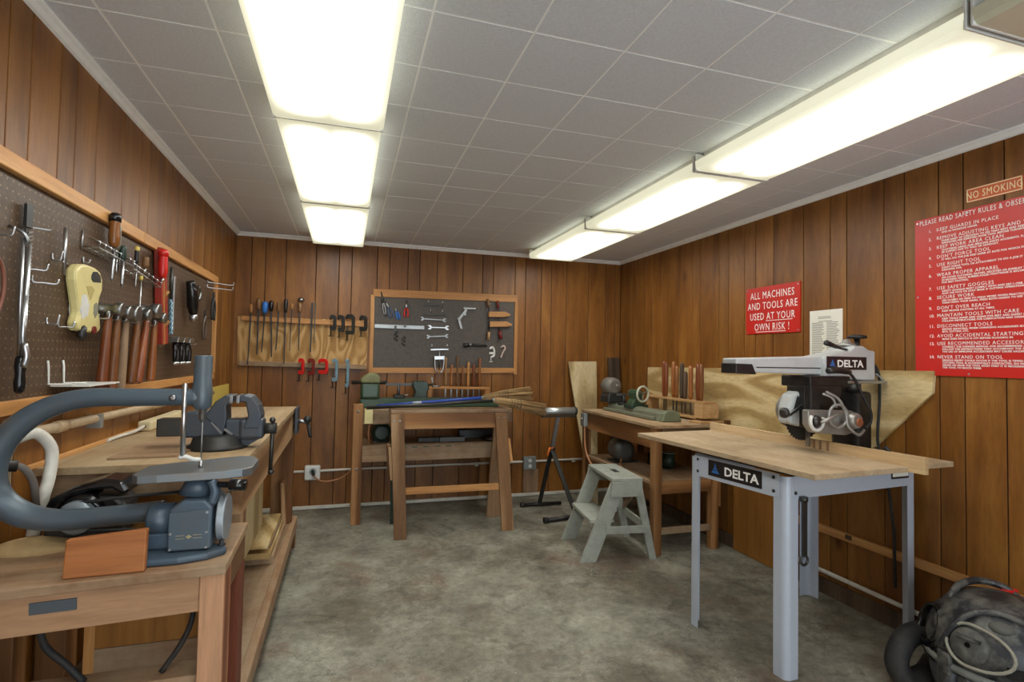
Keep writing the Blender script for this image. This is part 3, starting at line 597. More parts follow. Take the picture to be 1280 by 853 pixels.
# vise
t = thing('bench_vise', 'large dark grey swivel vise bolted to the front of the left bench', 'vise', (-.45, 2.3, .985))
yv = 2.3
obj('swivel_base', MB().lathe([(.105, 0), (.105, .012), (.092, .02), (.085, .045), (.07, .055)], (-.46, yv, .985), n=28), IRON, t)
obj('rear_body', MB().box(-.57, -.435, yv - .045, yv + .045, 1.03, 1.125), VISE, t, bevel=.008)
obj('slide_bar', MB().box(-.66, -.55, yv - .032, yv + .032, 1.035, 1.10), DSTEEL, t, bevel=.004)
obj('rear_jaw', MB().prism([(-.50, 1.11), (-.435, 1.04), (-.425, 1.10), (-.428, 1.15), (-.405, 1.165), (-.405, 1.185), (-.43, 1.19), (-.465, 1.165)], frame((0, yv + .05, 0), (1, 0, 0), (0, 0, 1)), .10), VISE, t, bevel=.005)
obj('front_jaw', MB().prism([(-.385, 1.165), (-.362, 1.16), (-.352, 1.11), (-.37, 1.06), (-.31, 1.06), (-.305, 1.11), (-.315, 1.15), (-.34, 1.183), (-.365, 1.19), (-.385, 1.185)], frame((0, yv + .05, 0), (1, 0, 0), (0, 0, 1)), .10), VISE, t, bevel=.006)
for xx in (-.412, -.388): obj('jaw_insert', MB().box(xx - .006, xx + .006, yv - .052, yv + .052, 1.158, 1.188), STEEL, t, bevel=.002)
obj('front_slide', MB().box(-.43, -.30, yv - .04, yv + .04, 1.02, 1.095), VISE, t, bevel=.006)
obj('front_boss', MB().box(-.385, -.298, yv - .048, yv + .048, 1.018, 1.098), VISE, t, bevel=.014)
obj('under_web', MB().prism([(-.43, 1.02), (-.31, 1.02), (-.35, .995), (-.40, .986), (-.44, .99)], frame((0, yv + .03, 0), (1, 0, 0), (0, 0, 1)), .06), VISE, t)
obj('rib', MB().beam((-.475, yv - .0475, 1.09), (-.44, yv - .0475, 1.045), .008, .005, (1, 0, 0)), STEEL, t)
obj('rib', MB().beam((-.432, yv - .043, 1.062), (-.405, yv - .043, 1.04), .008, .006, (1, 0, 0)), STEEL, t)
obj('screw_head', MB().cyl((-.30, yv, 1.055), (-.255, yv, 1.055), .022, n=14), IRON, t)
h = obj('handle_bar', MB().cyl((-.272, yv - .005, .885), (-.268, yv, 1.085), .008, n=10), DSTEEL, t)
for z in (.885, 1.088): obj('handle_ball', MB().ell((-.27, yv - .004, z), (.012, .012, .012), 10, 6), DSTEEL, h)
# wood vise at the far end
t = thing('end_vise', 'small clamp-on wood vise on the far corner of the left bench', 'vise', (-.31, 3.9, .9))
obj('jaw_plate', MB().box(-.312, -.296, 3.80, 3.99, .82, .99), VISE, t, bevel=.003)
obj('screw', MB().cyl((-.316, 3.9, .90), (-.235, 3.9, .885), .013, n=10), STEEL, t)
obj('handle', MB().cyl((-.245, 3.93, .92), (-.215, 3.86, .79), .012, n=10), IRON, t)
obj('handle_knob', MB().ell((-.24, 3.9, .905), (.025, .025, .025), 10, 8), IRON, t)
# rafter square / loose plywood piece on bench
obj('plywood_scrap', MB().prism([(-.75, 2.1), (-.55, 2.12), (-.50, 2.5), (-.56, 2.9), (-.74, 2.7)], frame((0, 0, .986), (1, 0, 0), (0, 1, 0)), .006), OLDX, label='thin brown plywood scrap lying flat on the left bench behind the vise', cat='board')

# ------------------------------------------------------------------ near table with scroll saw
t = thing('work_table', 'rough wooden table in the near left corner carrying the scroll saw', 'table', (-.59, 1.7, 0))
obj('top', MB().hexa([(-.905, 1.50, .775), (-.283, 1.555, .775), (-.290, 1.93, .775), (-.905, 1.875, .775), (-.905, 1.50, .80), (-.283, 1.555, .80), (-.290, 1.93, .80), (-.905, 1.875, .80)]), OLDX, t, bevel=.003)
obj('front_apron', MB().hexa([(-.90, 1.525, .68), (-.345, 1.572, .68), (-.345, 1.60, .68), (-.90, 1.56, .68), (-.90, 1.52, .7745), (-.345, 1.567, .7745), (-.345, 1.60, .7745), (-.90, 1.56, .7745)]), wood('apron_wood', (110, 74, 48), (152, 110, 76), (172, 134, 100), 'x', .8, .7, .05, bands=7), t, bevel=.002)
obj('side_apron', MB().box(-.325, -.294, 1.66, 1.91, .69, .7745), FIRY, t, bevel=.002)
obj('leg', MB().box(-.344, -.287, 1.562, 1.655, 0, .7745), wood('leg_fir', (128, 76, 50), (176, 122, 86), (194, 148, 112), 'z', 1, .6, .05, bands=7), t, bevel=.003)
obj('leg', MB().box(-.344, -.294, 1.83, 1.915, 0, .689), wood('leg_dark', (84, 40, 26), (108, 56, 36), (124, 70, 48), 'z', 1, .6, .05), t, bevel=.003)
obj('leg', MB().box(-.90, -.84, 1.565, 1.63, 0, .7745), REDZ, t, bevel=.003)
obj('leg', MB().box(-.90, -.84, 1.80, 1.87, 0, .7745), REDZ, t, bevel=.003)
obj('lower_rail', MB().box(-.839, -.345, 1.60, 1.68, .485, .505), OLDX, t, bevel=.002)
obj('paint_patch', MB().hexa([(-.69, 1.5372, .728), (-.60, 1.5448, .728), (-.60, 1.552, .728), (-.69, 1.5435, .728), (-.69, 1.5352, .756), (-.60, 1.5428, .756), (-.60, 1.552, .756), (-.69, 1.5435, .756)]), flat('blue_grey_patch', (70, 78, 84), .6), t)
obj('cord', MB().tube([(-.70, 1.60, .70), (-.69, 1.615, .62), (-.65, 1.63, .56), (-.61, 1.63, .51)], .0085, 8, 4), RUBBER, t)
obj('cord', MB().tube([(-.365, 1.615, .70), (-.375, 1.63, .63), (-.40, 1.63, .57), (-.44, 1.63, .51)], .007, 8, 4), RUBBER, t)
obj('wood_block', MB().hexa([(-.633, 1.545, .8005), (-.465, 1.552, .8005), (-.465, 1.572, .8005), (-.633, 1.565, .8005), (-.630, 1.548, .893), (-.463, 1.555, .905), (-.463, 1.575, .905), (-.630, 1.568, .893)]), wood('block_wood', (138, 84, 44), (166, 104, 58), (182, 122, 76), 'x', 1, .5, .05), bevel=.004, label='orange-brown wood block on edge in front of the scroll saw', cat='block')
mb = MB().ell((-.80, 1.80, .803), (.10, .06, .03), 20, 10)
obj('sawdust_pile', mb, DUSTM, label='low mound of sawdust on the near table behind the saw arm', cat='sawdust', kind='stuff')

t = thing('scroll_saw', 'blue-grey scroll saw with a long curved tube arm on the near table', 'scroll saw', (-.40, 1.70, .80))
ya = 1.72
obj('arm', MB().tube([(-.385, ya, 1.222), (-.55, ya, 1.222), (-.67, ya, 1.22), (-.76, ya, 1.19), (-.83, ya, 1.13), (-.866, ya, 1.05), (-.856, ya, .975), (-.80, ya, .92), (-.72, ya, .898), (-.6, ya, .90), (-.47, ya, .908)], [.024, .0245, .026, .028, .031, .034, .034, .032, .028, .027, .027], 20, 5), SAWBLUE, t)
hd = obj('head', MB().lathe([(.017, -.035), (.021, -.03), (.0255, -.02), (.0255, .034), (.0235, .038), (.0235, .116), (.0225, .119)], (-.389, ya, 1.222), n=20), SAWBLUE, t)
obj('plunger', MB().lathe([(.004, -.03), (.009, -.022), (.009, 0), (.012, .004), (.012, .012)], (-.387, ya, 1.183), n=12), STEEL, t)
obj('blade', MB().cyl((-.386, ya, 1.02), (-.386, ya, 1.17), .0022, n=6), STEEL, t)
obj('blade_clamp', MB().lathe([(.005, 0), (.007, .006), (.004, .02)], (-.386, ya, 1.022), n=10), CHROME, t)
obj('guide_rod', MB().cyl((-.428, ya - .02, 1.06), (-.428, ya - .02, 1.262), .0065, n=10), CHROME, t)
obj('hold_down_foot', MB().tube([(-.436, ya - .02, 1.056), (-.42, ya - .02, 1.058), (-.405, ya - .01, 1.048), (-.388, ya, 1.045)], .006, 8, 3), WHITE, t)
obj('arm_screw', MB().lathe([(.009, 0), (.009, .006), (.004, .007)], (-.455, ya - .0245, 1.222), (0, -1, 0), 10), STEEL, t)
tb = obj('table', MB().prism([(-.532, 1.655), (-.515, 1.635), (-.47, 1.637), (-.31, 1.655), (-.27, 1.67), (-.248, 1.70), (-.25, 1.82), (-.27, 1.875), (-.31, 1.89), (-.50, 1.80), (-.53, 1.77)], frame((0, 0, 1.0), (1, 0, 0), (0, 1, 0)), .022), flat('saw_table', (104, 112, 116), .4, .5, .6, .5, 0, (120, 98, 74), 6), t, bevel=.002)
obj('tilt_knob', MB().tube([(-.335, 1.66, .985), (-.30, 1.65, .985), (-.297, 1.65, .985), (-.255, 1.65, .982)], [.008, .008, .016, .016], 10), BLACKG, t)
obj('tilt_bracket', MB().tube([(-.39, 1.70, .955), (-.385, 1.70, 1.0)], [.045, .028], 14), SAWBLUED, t)
obj('trunnion', MB().tube([(-.345, 1.66, .93), (-.335, 1.66, .965), (-.345, 1.66, .998)], .013, 8, 3), SAWBLUED, t)
obj('base_plate', MB().prism([(-.507, 1.592), (-.49, 1.580), (-.40, 1.580), (-.335, 1.598), (-.297, 1.632), (-.300, 1.652), (-.345, 1.70), (-.36, 1.80), (-.49, 1.80), (-.507, 1.78)], frame((0, 0, .8005), (1, 0, 0), (0, 1, 0)), .018), SAWBLUED, t, bevel=.006)
obj('gear_case', MB().prism([(-.437, .8195), (-.335, .8195), (-.335, .93), (-.352, .95), (-.405, .952), (-.437, .93)], frame((0, 1.80, 0), (1, 0, 0), (0, 0, 1)), .17), SAWBLUED, t, bevel=.006)
cv = obj('cover_plate', MB().prism([(-.436, .822), (-.338, .822), (-.338, .928), (-.436, .922)], frame((0, 1.63, 0), (1, 0, 0), (0, 0, 1)), .006), SAWBLUE, t, bevel=.003)
for (xx, zz) in ((-.43, .827), (-.345, .827), (-.345, .92), (-.43, .868), (-.345, .868)): obj('screw', MB().lathe([(.0035, 0), (.003, .003)], (xx, 1.6238, zz), (0, -1, 0), 8), CHROME, cv)
mb = MB().prism([(-.008, 0), (-.003, .003), (0, .006), (.003, .003), (.008, 0), (.003, -.003), (0, -.006), (-.003, -.003)], frame((-.387, 1.6239, .858), (1, 0, 0), (0, 0, 1)), .0012)
for dz in (-.004, .004): mb.box(-.418, -.397, 1.6228, 1.6239, .858 + dz - .0006, .858 + dz + .0006); mb.box(-.377, -.356, 1.6228, 1.6239, .858 + dz - .0006, .858 + dz + .0006)
obj('badge', mb, flat('badge_gold', (176, 162, 124), .4, .6), cv)
obj('crank_drum', MB().lathe([(.038, 0), (.041, .006), (.041, .06)], (-.498, 1.69, .893), (1, 0, 0), 20), SAWBLUED, t)
obj('side_case', MB().box(-.496, -.4375, 1.655, 1.76, .8195, .862), SAWBLUED, t, bevel=.005)
obj('pulley', MB().lathe([(.062, 0), (.066, .004), (.060, .010), (.066, .016), (.062, .02)], (-.328, 1.70, .885), (1, 0, 0), 26), flat('pulley_grey', (160, 170, 178), .35, .4), t)
for (xx, yy) in ((-.49, 1.615), (-.315, 1.66)):
    obj('bolt', MB().lathe([(.011, 0), (.011, .003), (.006, .004), (.006, .013), (.003, .014)], (xx, yy, .819), n=8), IRON, t)
t = thing('motor', 'black electric motor with a grey pulley behind the scroll saw arm', 'motor', (-.70, 1.84, .80))
obj('body', MB().lathe([(.045, 0), (.056, .008), (.06, .02), (.06, .13), (.05, .15)], (-.70, 1.795, .888), (0, 1, 0), 24), BLACKG, t)
obj('shroud', MB().prism([(-.79, .90), (-.775, .935), (-.72, .965), (-.65, .985), (-.60, .975), (-.585, .945), (-.60, .935), (-.63, .955), (-.68, .952), (-.73, .938), (-.76, .90)], frame((0, 1.90, 0), (1, 0, 0), (0, 0, 1)), .10), BLACKG, t, bevel=.010)
obj('foot', MB().box(-.77, -.63, 1.81, 1.90, .8005, .815), BLACK, t)
obj('case', MB().prism([(-.79, .815), (-.60, .815), (-.595, .905), (-.62, .935), (-.70, .94), (-.765, .92), (-.795, .87)], frame((0, 1.92, 0), (1, 0, 0), (0, 0, 1)), .11), BLACK, t, bevel=.012)
obj('pulley', MB().lathe([(.042, 0), (.046, .004), (.036, .011), (.046, .018), (.042, .022), (.012, .024)], (-.70, 1.79, .886), (0, -1, 0), 24), flat('pulley_blue', (140, 152, 160), .35, .4), t)
obj('drive_belt', MB().tube([(-.735, 1.778, .915), (-.70, 1.778, .926), (-.56, 1.778, .938), (-.44, 1.778, .944)], .005, 6), RUBBER, t)
obj('drive_belt', MB().tube([(-.74, 1.778, .858), (-.70, 1.778, .848), (-.51, 1.778, .84)], .005, 6), RUBBER, t)

# ------------------------------------------------------------------ back wall: file rack
t = thing('file_rack', 'plywood file rack with two slotted strips on the back wall', 'rack', (-.35, YB, 1.23))
YR = YB - .006
obj('board', MB().hexa([(-.875, YR - .014, 1.245), (.175, YR - .014, 1.225), (.175, YR, 1.225), (-.875, YR, 1.245), (-.88, YR - .014, 1.66), (.19, YR - .014, 1.665), (.19, YR, 1.665), (-.88, YR, 1.66)]), wood('rack_ply', (162, 121, 68), (182, 141, 84), (198, 160, 104), 'z', 2.2, .6, .05, stretch=.35, bands=13), t)
obj('strip', MB().beam((-.845, YR - .03, 1.645), (.165, YR - .03, 1.625), .04, .03), TRIMX, t, bevel=.002)
obj('strip', MB().beam((-.855, YR - .03, 1.265), (.17, YR - .03, 1.245), .04, .03), OLDX, t, bevel=.002)
yf = YR - .055
def file_tool(label, x, zt, hl, hm, L, w, tilt=0.0, hr=.012):
    t = thing('file', label, 'file', (x, yf, zt - hl - L)); zh = zt - hl
    if hl: hr *= 1.6; obj('handle', MB().lathe([(hr * .5, 0), (hr * .8, hl * .15), (hr, hl * .6), (hr * .9, hl * .9), (hr * .5, hl)], (x, yf, zh), n=10), hm, t)
    obj('blade', MB().hexa([(x + tilt - w * .3, yf - .003, zh - L), (x + tilt + w * .3, yf - .003, zh - L), (x + tilt + w * .3, yf + .003, zh - L), (x + tilt - w * .3, yf + .003, zh - L), (x - w / 2, yf - .003, zh), (x + w / 2, yf - .003, zh), (x + w / 2, yf + .003, zh), (x - w / 2, yf + .003, zh)]), IRON, t)
    return t
fx = [('long file with pale slim handle, far left of the rack', -.775, 1.765, .075, TRIMZ, .435, .013, -.012, .008), ('file with tan wooden handle, left of the blue one', -.718, 1.815, .095, FIRZ, .38, .016, 0), ('file with bright blue handle', -.668, 1.79, .10, BLUEP, .33, .013, -.015, .016), ('file with black handle right of the blue one', -.620, 1.80, .09, BLACKG, .39, .016, .016, .013), ('file with small tan handle at the middle of the rack', -.560, 1.79, .08, FIRZ, .33, .014, -.012, .010), ('longest file, with black square handle', -.505, 1.82, .115, BLACK, .44, .014, 0, .011), ('thin file with pale slim handle', -.455, 1.785, .05, TRIMZ, .36, .009, -.008, .006), ('file topped by a round steel head', -.392, 1.80, .09, FIRZ, .33, .013, 0, .010), ('bare round file, last before the clamps', -.292, 1.80, .0, FIRZ, .43, .018, -.004)]
for f in fx:
    q = file_tool(*f)
    if 'round steel head' in f[0]: HEAD = q
obj('round_head', MB().lathe([(.012, 0), (.028, .008), (.031, .02), (.018, .036)], (-.385, yf, 1.801), n=14), STEEL, HEAD)
obj('taper_file', MB().hexa([(-.270, yf - .003, 1.45), (-.264, yf - .003, 1.45), (-.264, yf + .003, 1.45), (-.270, yf + .003, 1.45), (-.273, yf - .003, 1.80), (-.262, yf - .003, 1.80), (-.262, yf + .003, 1.80), (-.273, yf + .003, 1.80)]), DSTEEL, label='thin tapered file beside the bare round file', cat='file')
def c_clamp(label, x, z, w, h, m, sm, yaw=.9, yc=None, thick=.012, screw=.1):
    """C frame hanging over a strip with its screw below; yaw turns the C about the vertical"""
    yc = yf if yc is None else yc
    t = thing('c_clamp', label, 'clamp', (x, yc, z - h)); d = Vector((cos(yaw), -sin(yaw), 0)); o = Vector((x, yc, z))
    q = thick; P = [(0, 0), (w * .25, q * .9), (w * .8, q * .6), (w, -q * .6), (w, -h + q), (w * .85, -h - q * .2), (w * .1, -h - q * .2), (0, -h + q * 1.4), (w * .1, -h + q * 1.6), (w * .7, -h + q * 1.6), (w - q * 1.3, -h + q * 2.4), (w - q * 1.3, -q * 1.6), (w * .65, -q * 1.0), (w * .25, -q), (0, -q * 1.6)]
    M = frame(o - d * w * .4 + Vector((-d.y, d.x, 0)) * (-thick * .5), d, (0, 0, 1)); obj('frame', MB().prism(P, M, thick), m, t, bevel=.002)
    c = o - d * w * .35
    sc = obj('screw', MB().cyl(c + Vector((0, 0, -h * .55)), c + Vector((0, 0, -h - screw * .5)), .0045, n=8), sm, t)
    obj('handle', MB().cyl(c - d * .022 + Vector((0, 0, -h - screw * .5)), c + d * .022 + Vector((0, 0, -h - screw * .5)), .003, n=6), sm, sc)
for k, (x, z, w, h, lab) in enumerate([(-.115, 1.685, .055, .12, 'small dark C clamp, first right of the files'), (-.045, 1.685, .06, .13, 'dark C clamp, second right of the files'), (.03, 1.695, .085, .16, 'largest dark C clamp on the upper strip'), (.145, 1.69, .075, .12, 'dark C clamp at the right end of the upper strip')]):
    c_clamp(lab, x, z, w, h, IRON, IRON, .35 + .1 * k, yf + .006, .019, .10)
for k, (x, w, h, m, lab) in enumerate([(-.365, .05, .12, REDP, 'bright red C clamp, left of three red ones on the lower strip'), (-.285, .06, .125, DRED, 'dark red C clamp between the two bright red ones'), (-.19, .085, .115, REDP, 'wide bright red C clamp, right of the red ones'), (-.09, .05, .18, LBLUE, 'pale blue C clamp left of the longer pale blue one'), (.015, .035, .23, LBLUE, 'long pale blue C clamp at the end of the lower strip')]):
    c_clamp(lab, x, 1.30, w, h, m, DSTEEL, .25, yf + .006, .018, .12)

# ------------------------------------------------------------------ back wall: small pegboard
t = thing('pegboard', 'small grey-brown pegboard in a wood frame on the back wall', 'pegboard', (.9, YB, 1.19))
obj('board', MB().box(.235, 1.565, YR - .012, YR, 1.23, 1.90), PEG2, t)
obj('frame_rail', MB().beam((.222, YR - .012, 1.918), (1.59, YR - .012, 1.932), .07, .024), TRIMX, t, bevel=.002)
obj('frame_rail', MB().beam((.235, YR - .012, 1.215), (1.57, YR - .012, 1.228), .05, .024), TRIMX, t, bevel=.002)
obj('frame_stile', MB().box(.20, .234, YR - .022, YR, 1.19, 1.90), TRIMZ, t, bevel=.002)
obj('frame_stile', MB().box(1.566, 1.60, YR - .022, YR, 1.19, 1.90), TRIMZ, t, bevel=.002)
YP = YR - .012
def bx(px, py):  # pixel of a close view of this board -> x, z on the board plane
    u = 450 + px * .16406; v = 350 + py * .16413
    return (.222 + (u - 467) * (1.365 / 179) * (1 + .00003 * (u - 467)), 1.956 - (v - 361) * .00727 + (u - 467) * .00032)
def on(px, py, d=.012): x, z = bx(px, py); return Vector((x, YP - d, z))
def wrench(label, a, b, m, r=.018, w=.011):
    p, q = on(*a), on(*b); d = (q - p).normalized(); t = thing('wrench', label, 'wrench', (p + q) / 2)
    obj('shank', MB().beam(p, q, w, .006, (0, 0, 1)), m, t, bevel=.001)
    for e, s in ((p, -1), (q, 1)):
        ang = [0.7 + k * (2 * pi - 1.4) / 14 for k in range(15)]
        u = d * s; v = Vector((-u.z, 0, u.x)); out = [(cos(a_) * r, sin(a_) * r) for a_ in ang] + [(r * .2, -r * .38), (-r * .25, 0), (r * .2, r * .38)]
        obj('jaw', MB().prism(out, frame(e + u * r * .4 + Vector((0, .004, 0)), u, v), .008), m, t)
wrench('dark open ended wrench, topmost of the wrench column', (490, 190), (615, 195), DSTEEL, .014, .009)
wrench('thin dark wrench, second of the wrench column', (470, 266), (630, 268), DSTEEL, .012, .008)
wrench('steel wrench in the middle of the wrench column', (462, 298), (620, 310), STEEL)
wrench('brightest chrome open ended wrench', (520, 365), (640, 370), CHROME, .021)
wrench('dull open ended wrench, lowest of the wrench column', (508, 438), (640, 435), STEEL)
k = 0
for a, where in (((500, 172), 'above the topmost wrench, left'), ((605, 178), 'above the topmost wrench, right'), ((517, 242), 'above the second wrench, left'), ((608, 245), 'above the second wrench, right'), ((535, 515), 'over the gear puller, left'), ((648, 518), 'over the gear puller, right'), ((965, 190), 'above the wooden hand clamp'), ((155, 200), 'at the upper left of the small pegboard'), ((380, 205), 'right of the red pliers')):
    x, z = bx(*a); hook('small peg hook ' + where, 0, 0)
    o = bpy.data.objects[bpy.context.scene.collection.objects[-1].name]
    bpy.data.objects.remove(o)
    obj('peg_hook', MB().tube([(x, YP - .001, z + .022), (x, YP - .004, z), (x, YP - .03, z - .004), (x, YP - .034, z + .02)], .003, 6, 2), CHROME, label='small peg hook ' + where, cat='hook')
# straight edge
t = thing('steel_rule', 'long bright steel straightedge across the left of the small pegboard', 'ruler', on(295, 360)); obj('rule', MB().beam(on(118, 352), on(475, 368), .034, .005), STEEL, t, bevel=.001)
for a in (265, 332): obj('slide', MB().beam(on(a, 350, .017), on(a, 395 - (a > 300) * 30, .017), .02, .006, (1, 0, 0)), DSTEEL, t)
for k, (a, b) in enumerate(((270, 430), (325, 470))):
    t = thing('wire_spring', 'dark curled wire hanging below the straightedge, %s one' % ('left', 'right')[k], 'wire', on(a, b))
    obj('curl', MB().tube([on(a + 14 * sin(j * 1.9), b - 35 + j * 9, .012 + .006 * cos(j * 1.9)) for j in range(9)], .0045, 6, 3), DSTEEL, t)
def pl2(label, a, b, hm, jm, sp=16, jaw=45):
    p, q = Vector((*a, 0)), Vector((*b, 0)); d = (q - p).normalized(); n = Vector((-d.y, d.x, 0)); t = thing('pliers', label, 'pliers', on((a[0] + b[0]) / 2, (a[1] + b[1]) / 2))
    piv = p + d * jaw
    obj('jaws', MB().tube([on(*p.xy), on(*piv.xy), on(*(piv + d * 8).xy)], [.005, .014, .010], 8), jm, t)
    for s in (-1, 1): obj('handle', MB().tube([on(*piv.xy), on(*(piv + (q - piv) * .45 + n * s * sp).xy), on(*(q + n * s * sp * .8).xy)], .0075, 8, 3), hm, t)
pl2('long pliers with steel handles, leftmost on the small pegboard', (158, 90), (190, 275), STEEL, DSTEEL, 8, 80)
pl2('blue handled pliers hanging on the small pegboard', (262, 215), (290, 300), BLUEP, STEEL, 9, 20)
pl2('red handled pliers hanging right of the blue ones', (340, 160), (340, 285), REDP, STEEL, 14, 50)
pl2('grey blue pliers hanging tilted between steel and blue pliers', (195, 165), (240, 290), flat('slate', (70, 88, 120), .4), STEEL, 14, 45)
# gear puller
t = thing('gear_puller', 'two-jaw steel gear puller hanging at the bottom of the small pegboard', 'puller', on(590, 620))
obj('crossbar', MB().beam(on(525, 540, .03), on(655, 540, .03), .012, .012), CHROME, t); obj('screw', MB().cyl(on(590, 540, .03), on(590, 700, .03), .006, n=8), STEEL, t)
obj('yoke', MB().beam(on(555, 605, .03), on(625, 605, .03), .03, .018), CHROME, t)
for s in (-1, 1): obj('jaw', MB().tube([on(590 + s * 34, 590, .03), on(590 + s * 34, 640, .03), on(590 + s * 26, 700, .03), on(590 + s * 8, 722, .03)], [.008, .009, .008, .006], 8, 3), CHROME, t)
# cast elbow bracket
t = thing('angle_tool', 'bright cast metal angle tool at the upper middle of the small pegboard', 'tool', on(780, 290))
obj('upper_arm', MB().beam(on(765, 215), on(862, 218), .022, .012), STEEL, t, bevel=.004); obj('web', MB().beam(on(790, 225), on(735, 300), .028, .012, (1, 0, 0)), STEEL, t, bevel=.004); obj('lower_arm', MB().beam(on(728, 290), on(755, 380), .026, .012, (1, 0, 0)), STEEL, t, bevel=.004)
obj('bolt', MB().cyl(on(775, 262, .012), on(775, 262, .03), .014, n=10), STEEL, t)
# wooden hand clamp
t = thing('hand_screw_clamp', 'wooden hand screw clamp with red and wooden handles on the small pegboard', 'clamp', on(1040, 310))
for (a, b, c) in ((960, 265, 1130), (968, 345, 1145)):
    p0 = on(a, b, .028); p1 = on(c - 45, b, .028); p2 = on(c, b + 6, .028)
    obj('jaw', MB().hexa([p0 + Vector((0, -.02, -.026)), p1 + Vector((0, -.02, -.026)), p1 + Vector((0, .02, -.026)), p0 + Vector((0, .02, -.026)), p0 + Vector((0, -.02, .026)), p1 + Vector((0, -.02, .026)), p1 + Vector((0, .02, .026)), p0 + Vector((0, .02, .026))]).hexa([p1 + Vector((0, -.02, -.026)), p2 + Vector((0, -.015, -.008)), p2 + Vector((0, .015, -.008)), p1 + Vector((0, .02, -.026)), p1 + Vector((0, -.02, .026)), p2 + Vector((0, -.015, .008)), p2 + Vector((0, .015, .008)), p1 + Vector((0, .02, .026))]), TRIMX, t, bevel=.002)
for a in (962, 1040): obj('screw', MB().cyl(on(a, 200, .028), on(a + 6, 415, .028), .005, n=8), DSTEEL, t)
obj('handle', MB().cyl(on(950, 140, .028), on(958, 205, .028), .012, n=10), FIRZ, t); obj('handle', MB().cyl(on(1030, 155, .028), on(1033, 215, .028), .012, n=10), DRED, t)
obj('handle', MB().cyl(on(965, 405, .028), on(960, 470, .028), .016, n=10), FIRZ, t); obj('handle', MB().cyl(on(1052, 400, .028), on(1062, 466, .028), .016, n=10), DRED, t)
t = thing('pipe_wrench', 'black adjustable wrench lying level at the lower right of the small pegboard', 'wrench', on(850, 505))
obj('head', MB().cyl(on(775, 512, .018), on(812, 508, .018), .022, .018, n=10), BLACK, t); obj('nut', MB().cyl(on(815, 508, .018), on(835, 508, .018), .017, n=10), STEEL, t); obj('handle', MB().tube([on(835, 508, .018), on(880, 512, .018), on(955, 518, .018)], [.011, .013, .009], 8), BLACK, t)
t = thing('c_clamp', 'white C clamp at the lower right of the small pegboard', 'clamp', on(990, 590))
obj('frame', MB().tube([on(978, 545), on(998, 530), on(1012, 560), on(1010, 600), on(988, 610)], .011, 8, 3), WHITE, t); obj('screw', MB().cyl(on(988, 605), on(988, 645), .005, n=8), WHITE, t); obj('handle', MB().cyl(on(976, 646), on(1000, 646), .005, n=8), WHITE, t); obj('pad', MB().beam(on(975, 578), on(1012, 578), .02, .012), WHITE, t)
obj('s_hook', MB().tube([on(1065, 535), on(1085, 520), on(1100, 540), on(1085, 570), on(1072, 600), on(1068, 618)], .010, 8, 3), flat('pinkish_metal', (196, 172, 160), .4, .5), label='small curved grey hook tool beside the white C clamp', cat='tool')

# ------------------------------------------------------------------ back wall services
YW = YB - .006
t = thing('conduit_pipe', 'white conduit running low along the back wall between two outlets', 'pipe', (.9, YW - .012, .33))
obj('pipe', MB().tube([(-.60, YW - .012, .332), (-.25, YW - .012, .332), (.6, YW - .012, .34), (1.4, YW - .012, .338), (1.9, YW - .012, .337), (2.7, YW - .012, .343)], .011, 8), PIPEW, t)
for x in (.42, 1.2, 2.2): obj('strap', MB().box(x, x + .03, YW - .028, YW, .315, .35), PIPEW, t)
t = thing('outlet_box', 'white outlet box with a plugged cord on the back wall left of the lathe bench', 'outlet', (-.25, YW - .02, .32))
obj('box', MB().box(-.315, -.187, YW - .05, YW, .26, .385), WHITE, t, bevel=.012); obj('socket', MB().cyl((-.248, YW - .05, .335), (-.248, YW - .056, .335), .03, n=16), GALV, t); obj('hole', MB().cyl((-.248, YW - .055, .338), (-.248, YW - .0575, .338), .016, n=12), BLACK, t)
obj('plug', MB().cyl((-.245, YW - .056, .33), (-.235, YW - .1, .31), .016, .010, n=10), BLACK, t)
obj('extension_cord', MB().tube([(-.235, YW - .1, .31), (-.20, YW - .10, .275), (-.13, YW - .09, .255), (-.02, YW - .08, .275), (.07, YW - .1, .345), (.13, YW - .16, .44), (.17, YW - .3, .50), (.20, YW - .42, .60), (.19, YW - .5, .72), (.195, YW - .52, .80)], .006, 8, 5), OCORD, label='orange-brown cord rising from the outlet to the lathe switch', cat='cord')
t = thing('outlet_box', 'grey metal outlet box on a plank below the roller stand', 'outlet', (1.74, YW - .02, .32))
obj('box', MB().box(1.68, 1.806, YW - .05, YW, .265, .388), GALV, t, bevel=.004)
for z in (.30, .352): obj('socket', MB().cyl((1.743, YW - .05, z), (1.743, YW - .054, z), .018, n=12), WHITE, t)
obj('mounting_plank', MB().box(1.69, 1.845, YW - .008, YW, .035, .262), OLDZ, label='worn grey plank on the back wall under the grey outlet box', cat='plank')

